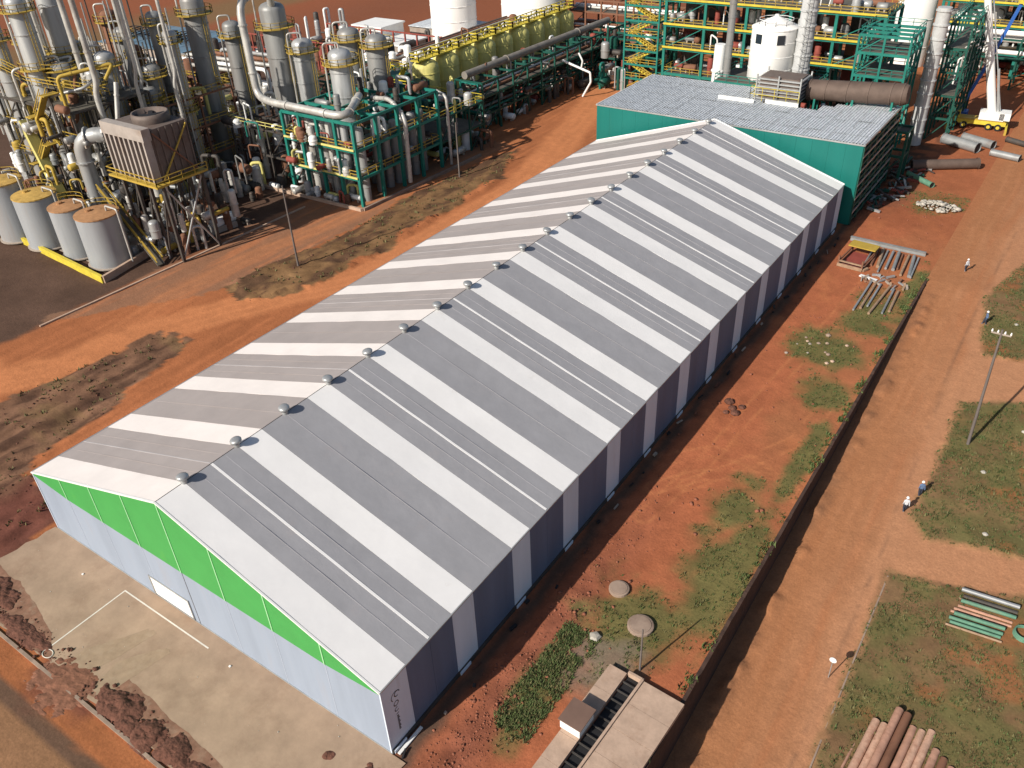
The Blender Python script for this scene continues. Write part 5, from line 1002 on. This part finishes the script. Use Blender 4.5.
# ------------------------------------------------------------ people on the road
def person(label, x, y, z, rz, shirt, stride=.22):
    t = thing('person', label, 'person', (x, y, z), rz, 'people walking on the dirt road')
    me = bpy.data.meshes.new('body')
    V = [(0,0,.98),(0,0,1.18),(0,.01,1.42),(0,.02,1.54),(0,.03,1.64),(0,.03,1.74), (-.10,0,.92),(-.11,stride*.4,.50),(-.11,-stride*.5,.09),(-.11,-stride*.5+.16,.05), (.10,0,.92),(.11,stride*.7,.52),(.11,stride,.09),(.11,stride+.16,.05),
         (-.20,.01,1.40),(-.25,-.05,1.14),(-.26,.08,.92),(-.26,.12,.84), (.20,.01,1.40),(.25,.0,1.14),(.26,-.08,.92),(.26,-.10,.84)]
    E_ = [(0,1),(1,2),(2,3),(3,4),(4,5),(0,6),(6,7),(7,8),(8,9),(0,10),(10,11),(11,12),(12,13),(2,14),(14,15),(15,16),(16,17),(2,18),(18,19),(19,20),(20,21)]
    RR = [(.15,.11),(.15,.11),(.16,.11),(.06,.06),(.10,.11),(.08,.09),(.10,.10),(.065,.07),(.045,.05),(.04,.035),(.10,.10),(.065,.07),(.045,.05),(.04,.035),(.07,.07),(.048,.048),(.036,.036),(.04,.03),(.07,.07),(.048,.048),(.036,.036),(.04,.03)]
    me.from_pydata(V, E_, []); o = bpy.data.objects.new('body', me); C.objects.link(o); o.parent = t
    sk = o.modifiers.new('skin', 'SKIN'); 
    for i, d in enumerate(me.skin_vertices[0].data): d.radius = RR[i]; d.use_root = (i == 0)
    sb = o.modifiers.new('sub', 'SUBSURF'); sb.levels = 1; sb.render_levels = 1; me.materials.append(MT[shirt])
    tr = MB()
    for s, k0, k1 in ((-1, stride*.4, -stride*.5), (1, stride*.7, stride)): tr.tube([(s*.10,0,.98),(s*.105,k0*.5,.72),(s*.11,k0,.50),(s*.11,k1,.12)], [.125,.115,.09,.075], 10)
    tr.build('trousers', 'cloth_d', t, smooth=True)
    MB().lathe([(.05,1.585),(.10,1.60),(.115,1.68),(.10,1.76),(.05,1.80),(.01,1.805)], 12, 0, .03).build('head', 'skin', t, smooth=True)
    MB().lathe([(.15,1.71),(.135,1.75),(.12,1.82),(.06,1.87),(.01,1.875)], 12, 0, .03).build('hard_hat', 'white', t, smooth=True)
    return t
person('nearer of the two people walking together on the road, in a pale shirt', 23.2, 45.8, -2.36, .4, 'cloth_w')
person('farther of the two people walking together on the road, in a blue shirt', 23.9, 48.6, -2.20, .5, 'cloth_b', .15)
person('person in a blue shirt near the far grass plot by the road', 23.4, 82.2, -.42, 2.0, 'cloth_b')
person('person in a pale shirt far up the road, beside the bend', 18.8, 94.8, 0.0, .9, 'cloth_w', .15)

# ------------------------------------------------------------ dirt piles along the kerb in front of the hall
def mound(label, cx, cy, rx, ry, h, seed, m='darkclod'):
    n = 38; mb = MB(); idx = {}
    for j in range(n+1):
        for i in range(n+1):
            u = -1+2*i/n; v = -1+2*j/n; x = u*rx*1.15; y = v*ry*1.15; q = np.array([x*1.0+seed*7.]); p = np.array([y*1.0+seed*3.]); nn = float(fbm(q, p, .9, seed)[0]); n3 = float(fbm(q, p, 2.8, seed+5)[0])
            d = math.hypot(u*1.15, v*1.15)+(nn-.5)*1.5; z = h*max(0, 1-d*d)**.8*(.4+1.0*nn)+(n3-.5)*.22*max(0, 1-d)-.05*(d > 1); idx[i,j] = len(mb.v); mb.v.append((x, y, z-.06))
    for j in range(n):
        for i in range(n): mb.f.append((idx[i,j], idx[i+1,j], idx[i+1,j+1], idx[i,j+1]))
    o = mb.build('dirt_pile', m); o.location = (cx, cy, .03); tag(o, label, 'dirt pile', 'dirt piles along the apron kerb'); return o
mound('large dark earth pile at the left edge of the apron', -38.4, -7.6, 3.2, 1.5, .45, 3)
mound('low dark earth pile running along the kerb left of the ramp', -32.4, -8.5, 4.0, .8, .3, 4)
mound('dark earth pile just right of the earth ramp', -19.6, -8.2, 2.1, 1.25, .46, 5)
mound('second dark earth pile right of the earth ramp', -16.0, -8.5, 2.0, 1.2, .44, 6)
mound('third dark earth pile right of the earth ramp', -12.8, -8.4, 1.8, 1.1, .42, 7)
mound('last dark earth pile at the lower edge of the apron', -9.9, -8.5, 1.5, .85, .32, 8)
mound('narrow dark earth pile between the third and last piles', -11.4, -8.8, 1.5, .7, .3, 13)
mound('narrow dark earth pile joining the first two right hand piles', -17.8, -8.8, 1.7, .8, .34, 14)
mound('small dark earth heap on the apron near the gable', -3.6, -2.6, .55, .45, .22, 9)
mound('small earth heap at the near corner of the hall', -.2, -2.0, .9, .7, .35, 10)
mound('red brown earth ramp spilled across the kerb', -24.6, -9.3, 3.6, 2.3, .16, 11, 'rampmud')
x, y = scat(900, -42, -8, -9.6, -7.2); k = fbm(x, y, .7, 111) > .5; x, y = x[k], y[k]; s_ = RNG.gamma(1.6, .04, len(x)).clip(.03, .22); clods('pile_crumbs', np.stack([x, y, .05+s_*.2], -1), s_, 'darkclod', 'crumbs of dark earth around the piles on the apron', 'crumbs')
def spill(label, pts, z, m, seed):
    n = 90; cx = sum(p[0] for p in pts)/len(pts); cy = sum(p[1] for p in pts)/len(pts); out = []
    for i in range(n):
        t = i/n*len(pts); a = pts[int(t) % len(pts)]; b = pts[(int(t)+1) % len(pts)]; f = t-int(t); x = a[0]+(b[0]-a[0])*f; y = a[1]+(b[1]-a[1])*f
        k = .8+.45*float(fbm(np.array([x*1.3]), np.array([y*1.3]), .9, seed)[0]); out.append((cx+(x-cx)*(1+(k-1)*.25), cy+(y-cy)*k, z))
    tag(MB().slab(out, (0,0,1), .004).build('mud_stain', m), label, 'mud stain', 'mud stains on the apron')
spill('brown mud stain under the left earth piles on the apron', [(-41.5,-9.0),(-41.8,-5.6),(-36,-5.9),(-30,-7.3),(-27.4,-8.9)], .046, 'mud', 3)
spill('brown mud stain under the right earth piles on the apron', [(-23,-9.0),(-22,-6.3),(-15,-6.9),(-9,-7.2),(-7.5,-8.9)], .046, 'mud', 5)
spill('long mud streak dragged from the ramp towards the door', [(-26.5,-8.4),(-26.2,-6.5),(-23.6,-2.8),(-22.8,-3.0),(-24.0,-8.3)], .051, 'palemud', 7)
spill('short mud streak dragged beside the long one', [(-22.6,-8.4),(-23.0,-6.0),(-20.8,-3.0),(-20.2,-3.2),(-21.2,-8.3)], .051, 'palemud', 9)
r = thing('wire_hoop', 'small pale hoop lying at the end of the painted line', 'hoop', (-28.4, -8.6, .08)); MB().tube([(.5*math.cos(a*.314),.35*math.sin(a*.314),0) for a in range(21)], .035, 6).build('ring', 'paintline', r)
for i, (x, y) in enumerate(((-33.7,-2.2),(-15.2,-1.5))): tag(MB().box(x-.09,x+.09,y-.07,y+.07,.046,.12).build('white_chip', 'white'), ORD[i]+' white chip lying on the apron', 'chip', 'white chips on the apron')
# scattered pieces on the dirt track left of the hall
cb = thing('blue_bag', 'small blue and white bag left on the dirt track by the hall eave', 'bag', (-46.4, 66.5, 0)); MB().lathe([(.5,0),(.62,.25),(.45,.7),(.15,.85)], 10).build('sack', 'blue', cb, smooth=True); MB().lathe([(.3,.7),(.2,.95),(.05,1.0)], 8, .3, 0).build('flap', 'white', cb)

vk = thing('plot_edging', 'thin brown edging strip along the road side of the lower grass plot', 'edging', (24.0, 14, 0))
for k in range(9): y0 = k*2.6; beam('edging_length', (0,y0,float(zroad(np.array([14+y0]))[0])+.04), (0,y0+2.5,float(zroad(np.array([16.5+y0]))[0])+.03), .12, 'kerbc', vk, .10)
